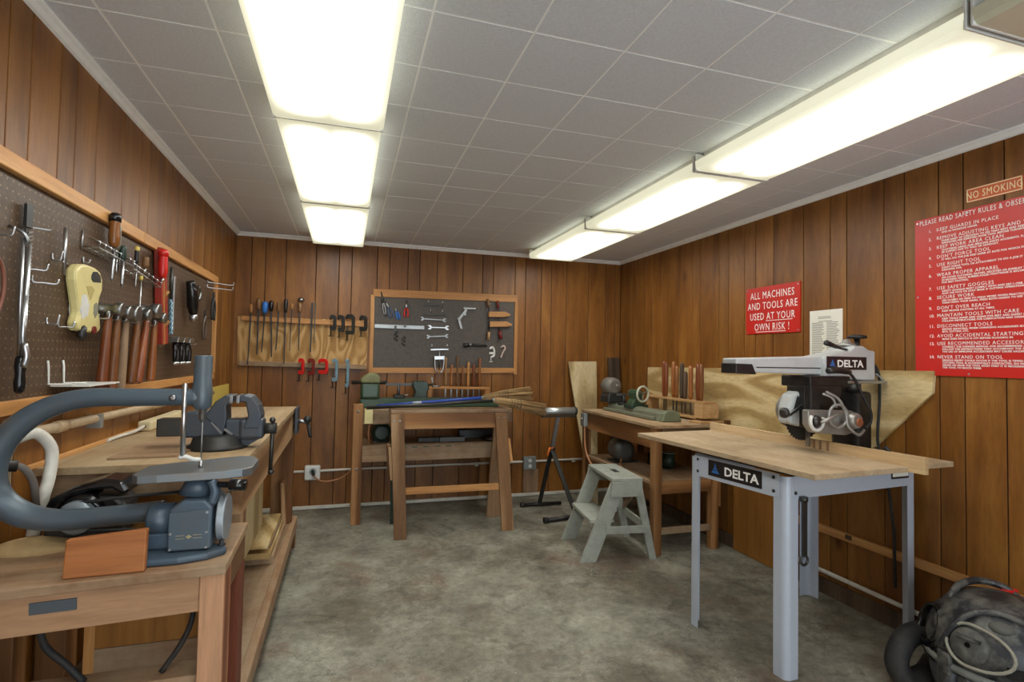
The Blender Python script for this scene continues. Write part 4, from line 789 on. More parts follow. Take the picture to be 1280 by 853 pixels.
# ------------------------------------------------------------------ lathe bench at the back wall
t = thing('lathe_bench', 'narrow wooden bench against the back wall carrying the green lathe', 'bench', (.74, 4.68, 0))
obj('top', MB().box(.145, 1.40, 4.455, 4.90, .88, .908), OLDX, t, bevel=.002)
obj('front_rail', MB().box(.145, 1.40, 4.452, 4.49, .795, .8795), OLDX, t, bevel=.002)
for (x, z) in ((.068, .958), (1.235, .8785)): obj('leg', MB().box(x, x + .076, 4.445, 4.51, 0, z), REDZ, t, bevel=.003)
for x in (.068, 1.32): obj('leg', MB().box(x, x + .076, 4.84, 4.90, 0, .8795), REDZ, t, bevel=.003)
obj('shelf', MB().box(.145, 1.40, 4.492, 4.88, .60, .622), OLDX, t, bevel=.002)
obj('shelf_front', MB().box(.145, 1.379, 4.462, 4.491, .49, .618), OLDX, t, bevel=.002)
mb = MB()
for k in range(5): mb.box(.44 + k * .095, .49 + k * .095, 4.4605, 4.4625, .597, .605)
obj('green_mark', mb, GREEN, t)
for z in (.90, .44): obj('bolt', MB().lathe([(.012, 0), (.010, .006), (.003, .008)], (.106, 4.4455, z), (0, -1, 0), 8), STEEL, t)
t = thing('light_switch', 'cream switch plate on the front of the back lathe bench', 'switch', (.187, 4.44, .80)); obj('plate', MB().box(.155, .218, 4.425, 4.4445, .803, .918), CREAM, t, bevel=.002); obj('toggle', MB().box(.182, .192, 4.412, 4.426, .85, .868), CREAM, t)
t = thing('wood_lathe', 'dark green wood lathe with sand-topped headstock on the back bench', 'lathe', (.7, 4.7, .908))
obj('bed', MB().box(.12, 1.33, 4.63, 4.77, .909, .985), GREEN, t, bevel=.01)
obj('bed_rail', MB().box(.28, 1.33, 4.645, 4.665, .985, .995), DSTEEL, t)
obj('headstock', MB().box(.125, .278, 4.61, 4.80, .985, 1.118), GREEN, t, bevel=.02)
obj('headstock_cover', MB().prism([(.122, 1.118), (.282, 1.118), (.282, 1.16), (.265, 1.19), (.235, 1.20), (.19, 1.198), (.145, 1.17), (.125, 1.145)], frame((0, 4.81, 0), (1, 0, 0), (0, 0, 1)), .21), flat('dusty_green', (120, 122, 84), .7, 0, .6), t, bevel=.015)
obj('spindle', MB().cyl((.05, 4.7, 1.12), (.34, 4.7, 1.12), .016, n=10), DSTEEL, t)
obj('tool_rest', MB().beam((.33, 4.68, 1.105), (.55, 4.68, 1.105), .022, .015), DSTEEL, t)
obj('rest_post', MB().cyl((.44, 4.68, .985), (.44, 4.68, 1.10), .013, n=10), DSTEEL, t); obj('rest_base', MB().box(.40, .49, 4.64, 4.76, .985, 1.015), IRON, t, bevel=.008)
obj('rest_lever', MB().cyl((.47, 4.64, 1.01), (.52, 4.62, 1.02), .007, n=8), STEEL, t)
obj('tailstock', MB().prism([(.56, .985), (.69, .985), (.685, 1.03), (.70, 1.07), (.695, 1.115), (.66, 1.135), (.58, 1.135), (.555, 1.12), (.555, 1.09), (.58, 1.04)], frame((0, 4.76, 0), (1, 0, 0), (0, 0, 1)), .11), DGREEN, t, bevel=.012)
obj('quill', MB().cyl((.52, 4.70, 1.11), (.74, 4.70, 1.10), .010, n=10), STEEL, t); obj('crank', MB().cyl((.735, 4.68, 1.08), (.725, 4.68, 1.17), .008, n=8), STEEL, t); obj('crank_knob', MB().cyl((.73, 4.66, 1.09), (.79, 4.66, 1.09), .008, n=8), STEEL, t)
# chisel rack behind lathe
t = thing('chisel_rack', 'plain wooden bar rack standing behind the green lathe', 'rack', (1.0, 4.9, .908))
obj('bar', MB().beam((.72, 4.885, 1.068), (1.30, 4.885, 1.060), .022, .06), TRIMX, t, bevel=.002)
obj('post', MB().box(1.255, 1.30, 4.86, 4.898, .9085, 1.048), TRIMZ, t, bevel=.002); obj('post', MB().box(.72, .755, 4.86, 4.898, .9085, 1.054), TRIMZ, t, bevel=.002)
ch = [(.89, 1.345, .012, FIRZ, 'first chisel from the left behind the green lathe'), (.945, 1.28, .010, HANDLE, 'second chisel, shorter than its neighbours'), (1.0, 1.36, .011, FIRZ, 'third and tallest chisel with wide tip'), (1.05, 1.27, .010, HANDLE, 'fourth chisel, shortest of the row'), (1.105, 1.305, .013, TRIMZ, 'fifth chisel, pale handle reaching lower than the bar'), (1.158, 1.285, .016, HANDLER, 'sixth chisel, thick dark red handle'), (1.215, 1.345, .013, HANDLE, 'last chisel at the right end of the row')]
for (x, z, r, m, lab) in ch:
    t = thing('chisel', lab, 'chisel', (x, 4.925, .96)); obj('handle', MB().tube([(x, 4.925, 1.075), (x, 4.925, 1.10), (x, 4.925, z - .06), (x, 4.925, z - .02), (x, 4.925, z)], [r * .7, r, r * .85, r * 1.05, r * .6], 10), m, t); obj('blade', MB().beam((x, 4.925, .93), (x, 4.925, 1.078), .012, .004, (1, 0, 0)), STEEL, t)
t = thing('motor', 'dark green motor on the shelf of the back lathe bench', 'motor', (.30, 4.66, .622)); obj('body', MB().lathe([(.05, 0), (.078, .015), (.082, .05), (.082, .2), (.07, .215)], (.30, 4.56, .708), (0, 1, 0), 20), DGREEN, t); obj('foot', MB().box(.24, .36, 4.60, 4.74, .6225, .64), IRON, t)
for k, a in enumerate([((.60, .85, 4.55, 4.62, .6225, .66), 'left dark steel bar'), ((.78, 1.0, 4.53, 4.60, .6225, .665), 'middle dark steel bar'), ((.98, 1.30, 4.68, 4.76, .6225, .70), 'long dark box behind')]): obj('steel_bar', MB().box(*a[0]), (IRON, DSTEEL, BLACK)[k], bevel=.004, label=a[1] + ' on the shelf under the green lathe', cat='bar')
t = thing('faceplate', 'round spoked steel faceplate lying on the shelf under the green lathe', 'faceplate', (1.25, 4.57, .63)); obj('ring', MB().torus((1.25, 4.57, .636), (0, 0, 1), .075, .011, 24, 8), DSTEEL, t)
for k in range(5): obj('spoke', MB().cyl((1.25, 4.57, .64), (1.25 + .07 * cos(k * 1.2566), 4.57 + .07 * sin(k * 1.2566), .638), .008, n=6), STEEL, t)
obj('hub', MB().lathe([(.022, 0), (.022, .02), (.01, .026)], (1.25, 4.57, .628), n=14), STEEL, t)
# ------------------------------------------------------------------ sawhorse table
t = thing('sawhorse', 'wide wooden sawhorse with splayed legs in front of the green lathe', 'sawhorse', (.8, 4.25, 0))
obj('top_board', MB().box(.335, 1.265, 4.13, 4.33, .912, .937), OLDX, t, bevel=.003)
obj('apron', MB().hexa([(.43, 4.105, .795), (1.15, 4.105, .795), (1.15, 4.135, .795), (.43, 4.135, .795), (.345, 4.125, .911), (1.255, 4.125, .911), (1.255, 4.155, .911), (.345, 4.155, .911)]), REDX, t, bevel=.002)
obj('apron', MB().box(.345, 1.255, 4.30, 4.33, .80, .911), REDX, t, bevel=.002)
def leg(x0, x1, yt, X0, X1, yb, m, zt=.91, w=.028): obj('leg', MB().hexa([(X0, yb, 0), (X1, yb, 0), (X1, yb + w, 0), (X0, yb + w, 0), (x0, yt, zt), (x1, yt, zt), (x1, yt + w, zt), (x0, yt + w, zt)]), m, t, bevel=.003)
leg(.333, .43, 4.095, .372, .462, 4.005, FIRZ); leg(1.145, 1.24, 4.095, 1.196, 1.293, 4.02, FIRZ); leg(1.215, 1.305, 4.335, 1.17, 1.30, 4.40, OLDZ, .905); leg(.36, .42, 4.335, .372, .43, 4.40, DGREEN, .905)
obj('rung', MB().beam((.44, 4.075, .338), (1.19, 4.075, .336), .05, .022), TRIMX, t, bevel=.002)
obj('side_cleat', MB().hexa([(.34, 4.09, .42), (.362, 4.09, .42), (.362, 4.36, .42), (.34, 4.36, .42), (.322, 4.12, .66), (.344, 4.12, .66), (.344, 4.34, .66), (.322, 4.34, .66)]), FIRZ, t); obj('side_cleat', MB().hexa([(1.275, 4.09, .52), (1.297, 4.09, .52), (1.297, 4.36, .52), (1.275, 4.36, .52), (1.26, 4.12, .70), (1.28, 4.12, .70), (1.28, 4.34, .70), (1.26, 4.34, .70)]), TRIMZ, t)
for (x, z) in ((.355, .86), (.40, .862), (1.165, .875), (1.215, .875)): obj('screw', MB().lathe([(.007, 0), (.005, .004)], (x, 4.092 - (.91 - z) * .1, z), (0, -1, 0), 8), STEEL, t)
# brooms
def broom(label, p, q, e, m, hw, seed):
    p, q, e = Vector(p), Vector(q), Vector(e); t = thing('broom', label, 'broom', p); obj('handle', MB().tube([p, q], .0125, 10), m, t)
    random.seed(seed); d = (e - q); L = d.length; d.normalize(); n = Vector((-d.z, 0, d.x)); s = Vector((0, 1, 0)); mb = MB()
    for k in range(150):
        a = random.uniform(-1, 1); b = random.uniform(-1, 1)
        if a * a + b * b > 1: continue
        p1 = q - d * .02 + n * a * .022 + s * b * .022; p2 = q + d * L * .35 + n * a * hw * .75 + s * b * .04; p3 = q + d * (L * random.uniform(.9, 1.02)) + n * (a * hw * 1.05) - Vector((0, 0, .02 * random.random())) + s * b * .05
        mb.tube([p1, p2, p3], [.004, .005, .003], 5)
    mb.tube([q - d * .02, q + d * .05, q + d * L * .35, q + d * L * .85], [.020, .028, hw * .62, hw * .5], 10)
    obj('bristles', mb, STRAW, t, kind='stuff'); obj('ferrule', MB().tube([q - d * .035, q + d * .015], [.015, .026], 12), GALV, t)
    for f in (.28, .34, .40, .46): obj('stitching', MB().tube([q + d * L * f + n * hw * (.55 + f * .6) * cos(j * pi / 8) + s * .05 * sin(j * pi / 8) for j in range(17)], .0022, 5), DKWOOD, t)
    return t
broom('straw broom with a bright blue handle lying across the sawhorse', (.24, 4.27, .957), (1.10, 4.25, 1.022), (1.50, 4.25, 1.055), BLUEH, .058, 3)
broom('straw broom with a dark handle lying below the blue one', (.16, 4.19, .951), (1.18, 4.20, 1.0), (1.625, 4.24, .925), DSTEEL, .046, 5)
obj('stripe_band', MB().cyl((.515, 4.2636, .9778), (.58, 4.262, .9827), .0132, n=10), flat('band_pale', (170, 180, 200), .4), bpy.data.objects['broom'])
bpy.data.objects['stripe_band'].location = Vector((.5475, 4.2628, .98025)) - Vector((.24, 4.27, .957))

# ------------------------------------------------------------------ roller stand
t = thing('roller_stand', 'black folding stand with a grey roller on top beside the straw brooms', 'roller stand', (1.78, 4.42, 0))
obj('roller', MB().lathe([(.028, 0), (.034, .004), (.034, .30), (.028, .305)], (1.67, 4.42, .885), (1, 0, 0), 20), flat('roller_grey', (168, 172, 170), .3, .7), t)
obj('end_cap', MB().lathe([(.036, 0), (.036, .016)], (1.655, 4.42, .885), (1, 0, 0), 16), BLACK, t); obj('end_cap', MB().lathe([(.036, 0), (.036, .016)], (1.975, 4.42, .885), (1, 0, 0), 16), BLACK, t)
obj('bracket', MB().box(1.66, 1.985, 4.40, 4.44, .832, .846), DSTEEL, t)
obj('post', MB().beam((1.815, 4.42, .835), (1.755, 4.42, .52), .034, .02, (1, 0, 0)), STEEL, t)
obj('leg', MB().beam((1.765, 4.43, .56), (1.72, 4.60, .03), .036, .02, (1, 0, 0)), BLACK, t, bevel=.003)
obj('leg', MB().beam((1.755, 4.41, .56), (1.895, 4.18, .03), .036, .02, (1, 0, 0)), DSTEEL, t, bevel=.003)
obj('foot', MB().cyl((1.56, 4.62, .022), (1.93, 4.60, .022), .016, n=10), BLACK, t); obj('foot', MB().cyl((1.60, 4.13, .022), (2.04, 4.20, .022), .018, n=10), BLACK, t)
obj('foot_cap', MB().lathe([(.022, 0), (.022, .03)], (1.545, 4.62, .022), (1, 0, 0), 12), RUBBER, t); obj('foot_cap', MB().lathe([(.024, 0), (.024, .03)], (1.585, 4.128, .024), (1, 0.1, 0), 12), RUBBER, t)
obj('lock_lever', MB().tube([(1.765, 4.39, .565), (1.725, 4.38, .568), (1.705, 4.38, .50)], [.008, .010, .008], 8), ORANGE, t); obj('knob', MB().cyl((1.768, 4.39, .56), (1.768, 4.375, .56), .012, n=10), BLACK, t)
obj('white_tag', MB().box(1.868, 1.90, 4.176, 4.18, .05, .14, Matrix.Identity(4)), WHITE, t)

# ------------------------------------------------------------------ boards leaning in the right corner
obj('plywood_board', MB().hexa([(2.20, 4.50, .005), (2.26, 4.50, .005), (2.26, 4.518, .005), (2.20, 4.518, .005), (2.135, 4.955, 1.325), (2.45, 4.955, 1.33), (2.45, 4.973, 1.33), (2.135, 4.973, 1.325)]), PLYZ, label='tapered pale plywood board leaning against the back wall by the right lathe', cat='board')
obj('dark_board', MB().hexa([(2.60, 4.80, .005), (2.70, 4.80, .005), (2.70, 4.84, .005), (2.60, 4.84, .005), (2.58, 4.94, 1.37), (2.70, 4.94, 1.375), (2.70, 4.98, 1.375), (2.58, 4.98, 1.37)]), DKWOOD, label='dark narrow board leaning in the far right corner', cat='board')

# ------------------------------------------------------------------ right lathe bench
t = thing('lathe_bench', 'reddish wooden bench on the right wall carrying the grey-green lathe', 'bench', (2.36, 3.84, 0))
obj('top', MB().box(2.05, 2.68, 3.235, 4.44, .878, .90), wood('dusty_top', (136, 104, 70), (168, 136, 100), (184, 156, 122), 'y', 1, .7, .05, .5), t, bevel=.002)
obj('front_apron', MB().box(2.065, 2.095, 3.312, 4.40, .735, .8775), REDY, t, bevel=.002); obj('end_apron', MB().box(2.12, 2.63, 3.27, 3.30, .80, .8775), OLDX, t, bevel=.002)
for (x, y) in ((2.058, 3.25), (2.545, 3.27), (2.06, 4.38), (2.60, 4.38)): obj('leg', MB().box(x, x + .062, y, y + .055, 0, .8775), REDZ, t, bevel=.003)
obj('shelf', MB().box(2.07, 2.66, 3.306, 4.378, .478, .50), OLDY, t, bevel=.002)
obj('shelf_apron', MB().box(2.066, 2.09, 3.306, 4.378, .36, .4775), REDY, t, bevel=.002); obj('shelf_end', MB().box(2.121, 2.544, 3.275, 3.30, .415, .4995), REDX, t, bevel=.002)
obj('rung', MB().box(2.121, 2.544, 3.272, 3.292, .135, .182), OLDX, t, bevel=.003)
obj('side_strip', MB().box(2.609, 2.63, 3.28, 3.30, .30, .86), REDZ, t)
t = thing('lathe', 'grey-green wood lathe with a rounded bed on the right bench', 'lathe', (2.3, 3.8, .90))
def arch(x0, x1, z0, z1, n=9): return [(x0, z0)] + [((x0 + x1) / 2 - (x1 - x0) * .42 * cos(pi * k / n), z0 + (z1 - z0) * (.45 + .55 * sin(pi * k / n) ** .7)) for k in range(n + 1)] + [(x1, z0)]
obj('bed', MB().prism(arch(2.225, 2.375, .901, .975), frame((0, 4.3, 0), (1, 0, 0), (0, 0, 1)), .86), GGREEN, t, bevel=.004)
obj('bed_end', MB().prism(arch(2.215, 2.385, .901, .985), frame((0, 3.452, 0), (1, 0, 0), (0, 0, 1)), .05), flat('bed_end', (104, 112, 88), .5, 0, .4), t, bevel=.008)
obj('bed_rail', MB().box(2.195, 2.225, 3.5, 4.3, .901, .93), GGREEN, t, bevel=.008)
obj('headstock', MB().prism([(2.19, .975), (2.35, .975), (2.345, 1.03), (2.33, 1.06), (2.21, 1.06), (2.195, 1.03)], frame((0, 4.36, 0), (1, 0, 0), (0, 0, 1)), .16), IRON, t, bevel=.01)
obj('motor_drum', MB().lathe([(.05, 0), (.075, .02), (.08, .06), (.078, .13), (.05, .16)], (2.265, 4.21, 1.115), (0, 1, 0), 22), flat('drum_grey', (112, 108, 100), .5, .2, .4), t)
obj('drum_screw', MB().cyl((2.285, 4.212, 1.12), (2.285, 4.195, 1.12), .014, n=10), CHROME, t)
obj('tool_rest', MB().beam((2.22, 4.10, 1.055), (2.36, 4.09, 1.055), .02, .016), STEEL, t); obj('rest_post', MB().cyl((2.29, 4.10, .96), (2.29, 4.10, 1.05), .016, n=10), IRON, t); obj('rest_base', MB().box(2.25, 2.34, 4.06, 4.15, .955, .985), IRON, t, bevel=.008)
obj('tailstock', MB().prism([(2.24, .975), (2.37, .975), (2.36, 1.0), (2.34, 1.03), (2.345, 1.07), (2.33, 1.105), (2.28, 1.11), (2.265, 1.08), (2.27, 1.03), (2.25, 1.0)], frame((0, 3.98, 0), (1, 0, 0), (0, 0, 1)), .10), GREEN, t, bevel=.008)
obj('tailstock_base', MB().box(2.225, 2.385, 3.86, 3.99, .955, .985), DGREEN, t, bevel=.006)
obj('quill', MB().cyl((2.305, 3.86, 1.085), (2.305, 4.04, 1.085), .014, n=10), STEEL, t)
hw = obj('handwheel', MB().torus((2.32, 3.845, 1.075), (.25, -1, 0), .062, .009, 28, 8), flat('wheel_pale', (186, 190, 170), .4), t)
for k in range(3): obj('spoke', MB().cyl((2.32, 3.845, 1.075), (2.32 + .06 * cos(k * 2.094 + .5), 3.845 + .015 * cos(k * 2.094 + .5), 1.075 + .06 * sin(k * 2.094 + .5)), .006, n=6), GGREEN, hw)
t = thing('motor', 'grey electric motor on the lower shelf of the right lathe bench', 'motor', (2.25, 4.05, .50)); obj('body', MB().lathe([(.05, 0), (.085, .015), (.09, .05), (.09, .18), (.075, .2)], (2.22, 3.93, .60), (0.1, 1, 0), 22), flat('motor_grey', (78, 78, 74), .5, .3, .4), t); obj('foot', MB().box(2.14, 2.36, 3.96, 4.10, .5005, .515), IRON, t); obj('cord', MB().tube([(2.2, 3.96, .54), (2.14, 3.88, .51), (2.10, 3.78, .508), (2.085, 3.72, .5045)], .006, 8, 4), OCORD, t)
t = thing('can', 'black tin with pale label on the lower shelf of the right lathe bench', 'tin', (2.42, 3.85, .50)); obj('body', MB().cyl((2.42, 3.85, .501), (2.42, 3.85, .60), .04, n=16), BLACK, t); obj('label', MB().box(2.395, 2.42, 3.807, 3.8095, .52, .555), PAPER, t)
t = thing('can', 'dark green tin beside the black tin on the same shelf', 'tin', (2.47, 3.70, .50)); obj('body', MB().cyl((2.47, 3.70, .501), (2.47, 3.70, .62), .05, n=18), DGREEN, t); obj('rim', MB().torus((2.47, 3.70, .62), (0, 0, 1), .049, .003, 20, 6), GALV, t)
t = thing('switch_box', 'grey metal switch box on the far front corner of the right lathe bench', 'switch', (2.05, 4.36, .82)); obj('box', MB().box(2.024, 2.058, 4.32, 4.40, .755, .87), GALV, t, bevel=.004); obj('toggle', MB().cyl((2.03, 4.36, .82), (2.012, 4.36, .825), .007, n=8), CHROME, t)
obj('conduit', MB().tube([(2.047, 4.36, .757), (2.047, 4.35, .60), (2.05, 4.30, .50), (2.055, 4.20, .43), (2.06, 4.10, .45)], .008, 8, 5), OCORD, t)
# chisel rack 2
t = thing('chisel_rack', 'open wooden rack of turning chisels at the back of the right lathe bench', 'rack', (2.57, 3.7, .90))
obj('top_rail', MB().box(2.52, 2.63, 3.33, 4.12, 1.035, 1.052), MAPLE, t, bevel=.002); obj('bottom_rail', MB().box(2.52, 2.63, 3.42, 4.09, .915, .932), MAPLE, t, bevel=.002)
obj('end_block', MB().box(2.50, 2.64, 3.32, 3.42, .93, 1.034), MAPLE, t, bevel=.002); obj('end_block', MB().box(2.52, 2.63, 4.09, 4.12, .901, 1.034), MAPLE, t, bevel=.002)
obj('base_strip', MB().box(2.44, 2.66, 3.26, 3.40, .901, .914), MAPLE, t, bevel=.002); obj('foot_block', MB().box(2.62, 2.66, 3.213, 3.2335, .80, .93), REDZ, t)
c2 = [(3.93, 1.35, HANDLER, 'thick dark chisel at the left of the right rack'), (3.90, 1.335, HANDLER, 'chisel just beside the leftmost one'), (3.795, 1.345, HANDLE, 'orange-brown chisel left of the middle gap'), (3.75, 1.31, HANDLE, 'shorter orange-brown chisel left of the near-black pair'), (3.68, 1.335, DKWOOD, 'nearly black chisel at the middle'), (3.635, 1.27, DKWOOD, 'shortest near-black chisel in the right rack'), (3.565, 1.315, HANDLE, 'slim brown chisel right of the near-black pair'), (3.475, 1.335, HANDLER, 'thick red-brown chisel, second from the right end'), (3.435, 1.33, HANDLE, 'chisel at the right end of the right rack')]
for (y, z, m, lab) in c2:
    t = thing('chisel', lab, 'chisel', (2.575, y, .93)); r = .019; obj('handle', MB().tube([(2.575, y, 1.0525), (2.575, y, 1.08), (2.575, y, 1.2), (2.575, y, z - .02), (2.575, y, z)], [r * .6, r * .85, r, r * .9, r * .55], 10), m, t); obj('blade', MB().beam((2.575, y, .933), (2.575, y, 1.055), .016, .005, (0, 1, 0)), STEEL, t)

# ------------------------------------------------------------------ step stool
t = thing('step_stool', 'grey-green painted wooden step stool in front of the right lathe bench', 'step stool', (1.87, 3.47, 0), rz=math.radians(-7), local=True)
obj('top', MB().box(-.115, .105, -.25, .25, .53, .552), STOOLG, t, bevel=.003)
obj('hand_slot', MB().box(-.02, .02, -.05, .05, .5505, .5535), IRON, t)
for s in (-1, 1):
    y0, y1 = (s * .215, s * .24)
    obj('leg', MB().hexa([(-.325, y0, 0), (-.215, y0, 0), (-.215, y1, 0), (-.325, y1, 0), (-.11, y0, .529), (0.0, y0, .529), (0.0, y1, .529), (-.11, y1, .529)]), STOOLG, t, bevel=.002)
    obj('leg', MB().hexa([(.165, y0, 0), (.215, y0, 0), (.215, y1, 0), (.165, y1, 0), (.045, y0, .529), (.10, y0, .529), (.10, y1, .529), (.045, y1, .529)]), STOOLG, t, bevel=.002)
    obj('gusset', MB().hexa([(-.125, s * .2405, .43), (.105, s * .2405, .43), (.105, s * .258, .43), (-.125, s * .258, .43), (-.115, s * .2405, .5295), (.10, s * .2405, .5295), (.10, s * .258, .5295), (-.115, s * .258, .5295)]), STOOLG, t, bevel=.002)
    obj('side_rail', MB().box(-.15, .16, s * .2405 - (.0 if s > 0 else .015), s * .2405 + (.015 if s > 0 else 0), .185, .235), STOOLG, t, bevel=.002)
obj('step', MB().box(-.25, -.08, -.214, .214, .25, .27), STOOLG, t, bevel=.002)
obj('brace', MB().beam((.155, -.20, .21), (.155, .20, .21), .05, .018), STOOLG, t)
obj('brace', MB().beam((.05, -.2, .43), (.155, .2, .24), .035, .015), OLDX, t)

# ------------------------------------------------------------------ radial arm saw
RZ = math.radians(4)
t = thing('radial_arm_saw', 'grey radial arm saw on a steel stand with a wide board table', 'radial arm saw', (1.765, 1.84, 0), rz=RZ, local=True)
def Lp(x, y, z): return Vector((x, y, z))
def rleg(cx, cy, sx, sy, z0=0.0, z1=.86):
    """folded sheet leg with a rounded outer corner at (cx, cy), flanges running along sx, sy"""
    w = .068; r = .03; th = .0025; P = []
    out = [(0, w)] + [(r - r * cos(a * pi / 12), r - r * sin(a * pi / 12)) for a in range(7)] + [(w, 0)]
    inn = [(w, th)] + [(r - (r - th) * cos(a * pi / 12), r - (r - th) * sin(a * pi / 12)) for a in range(6, -1, -1)] + [(th, w)]
    return MB().prism([(cx + sx * a, cy + sy * b) for a, b in out + inn], Matrix.Translation((0, 0, z0)), z1 - z0)
CN = [(.05, 0), (.005, .561), (.932, .021), (.90, .60)]
for (cx, cy), (sx, sy) in zip(CN, ((1, 1), (1, -1), (-1, 1), (-1, -1))): obj('leg', rleg(cx, cy, sx, sy), RASGREY, t)
def sheet(name, p, q, z0, z1, th=.003): obj(name, MB().beam((p[0], p[1], (z0 + z1) / 2), (q[0], q[1], (z0 + z1) / 2), z1 - z0, th), RASGREY, t)
sheet('front_panel', (.046, .035), (.008, .525), .765, .868); sheet('rear_panel', (.930, .06), (.905, .56), .765, .868)
sheet('end_panel', (.09, .0), (.90, .0235), .765, .868); sheet('end_panel', (.045, .562), (.86, .598), .765, .868)
mb = MB()
for (y, z) in ((.06, .79), (.06, .85), (.50, .85), (.50, .79)): mb.lathe([(.008, 0), (.008, .004), (.003, .006)], (.048 - .08 * y, y, z), (-1, 0, 0), 8)
for (x, z) in ((.10, .79), (.93, .83)): mb.lathe([(.008, 0), (.008, .004), (.003, .006)], (x, -.001 + (x > .5) * .022, z), (0, -1, 0), 8)
obj('bolts', mb, BLACK, t)
# table boards and fence
obj('table_board', MB().box(-.035, .508, -.206, .972, .897, .92), MDF, t, bevel=.002)
obj('table_board', MB().box(.533, .85, -.186, .972, .897, .92), MDF, t, bevel=.002)
obj('fence', MB().box(.509, .532, -.272, .98, .898, .968), wood('fence_wood', (176, 146, 104), (200, 170, 128), (214, 188, 150), 'y', 1, .6, .05), t, bevel=.001)
mb = MB()
for y in (.16, .20, .235): mb.box(.5085, .512, y, y + .014, .925, .9685)
obj('kerf', mb, OLDZ, t)
obj('table_rail', MB().box(.06, .10, -.02, .56, .868, .8965), DSTEEL, t); obj('table_rail', MB().box(.72, .76, -.02, .56, .868, .8965), DSTEEL, t)
obj('clamp_knob', MB().tube([(.70, .0, .92), (.70, .0, .945), (.70, .02, .955)], [.008, .008, .014], 8), IRON, t)
# label plate on the front panel
FP = lambda y, d: (.0487 - .0776 * y - d, y)
lp = obj('label_plate', MB().beam((*FP(.12, .003), .822), (*FP(.43, .003), .822), .077, .003), LABELB, t)
Mt = frame((*FP(.33, .0056), .801), (.0776, -1, 0), (0, 0, 1)); mb = MB().text('DELTA', .058, Mt, .0004, 'LEFT', 1.12, 1.0, .0014); obj('lettering', mb, LETTER, lp)
mb = MB(); F = frame((*FP(.385, .005), .80), (.0776, -1, 0), (0, 0, 1))
mb.prism([(-.025, 0), (.025, 0), (.016, .013), (-.016, .013)], F, .0008).prism([(-.014, .017), (.014, .017), (.008, .026), (-.008, .026)], F, .0008).prism([(-.007, .029), (.007, .029), (0, .05)], F, .0008)
obj('logo', mb, LOGOB, lp)
ip = obj('info_plate', MB().box(.74, .86, .012, .0165, .805, .862), LABELB, t); mb = MB().box(.744, .856, .0115, .0125, .815, .842)
obj('plate_field', mb, PAPER, ip)
obj('wrench', MB().tube([(.135, -.012, .775), (.135, -.012, .755)], .018, 12).hexa([(.121, -.02, .52), (.149, -.02, .52), (.149, -.013, .52), (.121, -.013, .52), (.121, -.02, .76), (.149, -.02, .76), (.149, -.013, .76), (.121, -.013, .76)]).torus((.135, -.016, .505), (0, 1, 0), .02, .006, 18, 6), DSTEEL, t)
# column, arm
cy = .26
obj('column_base', MB().box(.74, .86, cy - .075, cy + .075, .84, 1.21), BLACK, t, bevel=.02)
obj('column', MB().cyl((.80, cy, 1.18), (.80, cy, 1.30), .045, n=20), DSTEEL, t)
obj('arm', MB().hexa([(-.02, cy - .045, 1.305), (.62, cy - .045, 1.292), (.62, cy + .045, 1.292), (-.02, cy + .045, 1.305), (-.02, cy - .045, 1.368), (.62, cy - .045, 1.39), (.62, cy + .045, 1.39), (-.02, cy + .045, 1.368)]), RASBODY, t, bevel=.006)
obj('arm_groove', MB().box(.10, .52, cy - .0465, cy - .0455, 1.325, 1.330), DSTEEL, t)
obj('arm_cap', MB().hexa([(-.026, cy - .048, 1.298), (.10, cy - .048, 1.293), (.10, cy + .048, 1.293), (-.026, cy + .048, 1.298), (-.026, cy - .048, 1.345), (.075, cy - .048, 1.343), (.075, cy + .048, 1.343), (-.026, cy + .048, 1.345)]), BLACK, t, bevel=.004)
obj('arm_head', MB().prism([(.52, 1.283), (.80, 1.268), (.885, 1.268), (.885, 1.42), (.84, 1.425), (.80, 1.445), (.74, 1.445), (.70, 1.42), (.52, 1.385)], frame((0, cy + .07, 0), (1, 0, 0), (0, 0, 1)), .14), RASBODY, t, bevel=.008)
obj('head_flange', MB().box(.66, .95, cy - .09, cy + .09, 1.252, 1.266), ALU, t, bevel=.004)
lp = obj('label_plate', MB().box(.53, .815, cy - .0725, cy - .0705, 1.322, 1.388), LABELB, t)
obj('lettering', MB().text('DELTA', .05, frame((.60, cy - .0735, 1.336), (1, 0, 0), (0, 0, 1)), .0004, 'LEFT', 1.25, 1.0, .0012), LETTER, lp)
obj('logo', MB().prism([(0, 0), (.04, 0), (.02, .035)], frame((.548, cy - .0735, 1.338), (1, 0, 0), (0, 0, 1)), .0006), LOGOB, lp)
obj('dome', MB().lathe([(.045, 0), (.04, .012), (.022, .02), (.02, .03), (.008, .038)], (.765, cy, 1.445), n=16), ALU, t)
kb = obj('crank_wheel', MB().lathe([(.006, 0), (.02, .003), (.046, .006), (.046, .02), (.02, .026)], (.845, cy, 1.482), n=20), BLACK, t); obj('stem', MB().cyl((.845, cy, 1.42), (.845, cy, 1.484), .014, n=10), BLACK, kb)
obj('lock_lever', MB().tube([(.70, cy - .05, 1.425), (.64, cy - .06, 1.43), (.55, cy - .065, 1.452)], [.006, .006, .012], 10, 3), BLACK, t); obj('lock_grip', MB().tube([(.61, cy - .062, 1.436), (.53, cy - .067, 1.455), (.525, cy - .067, 1.456)], [.010, .014, .008], 10), BLACK, t)
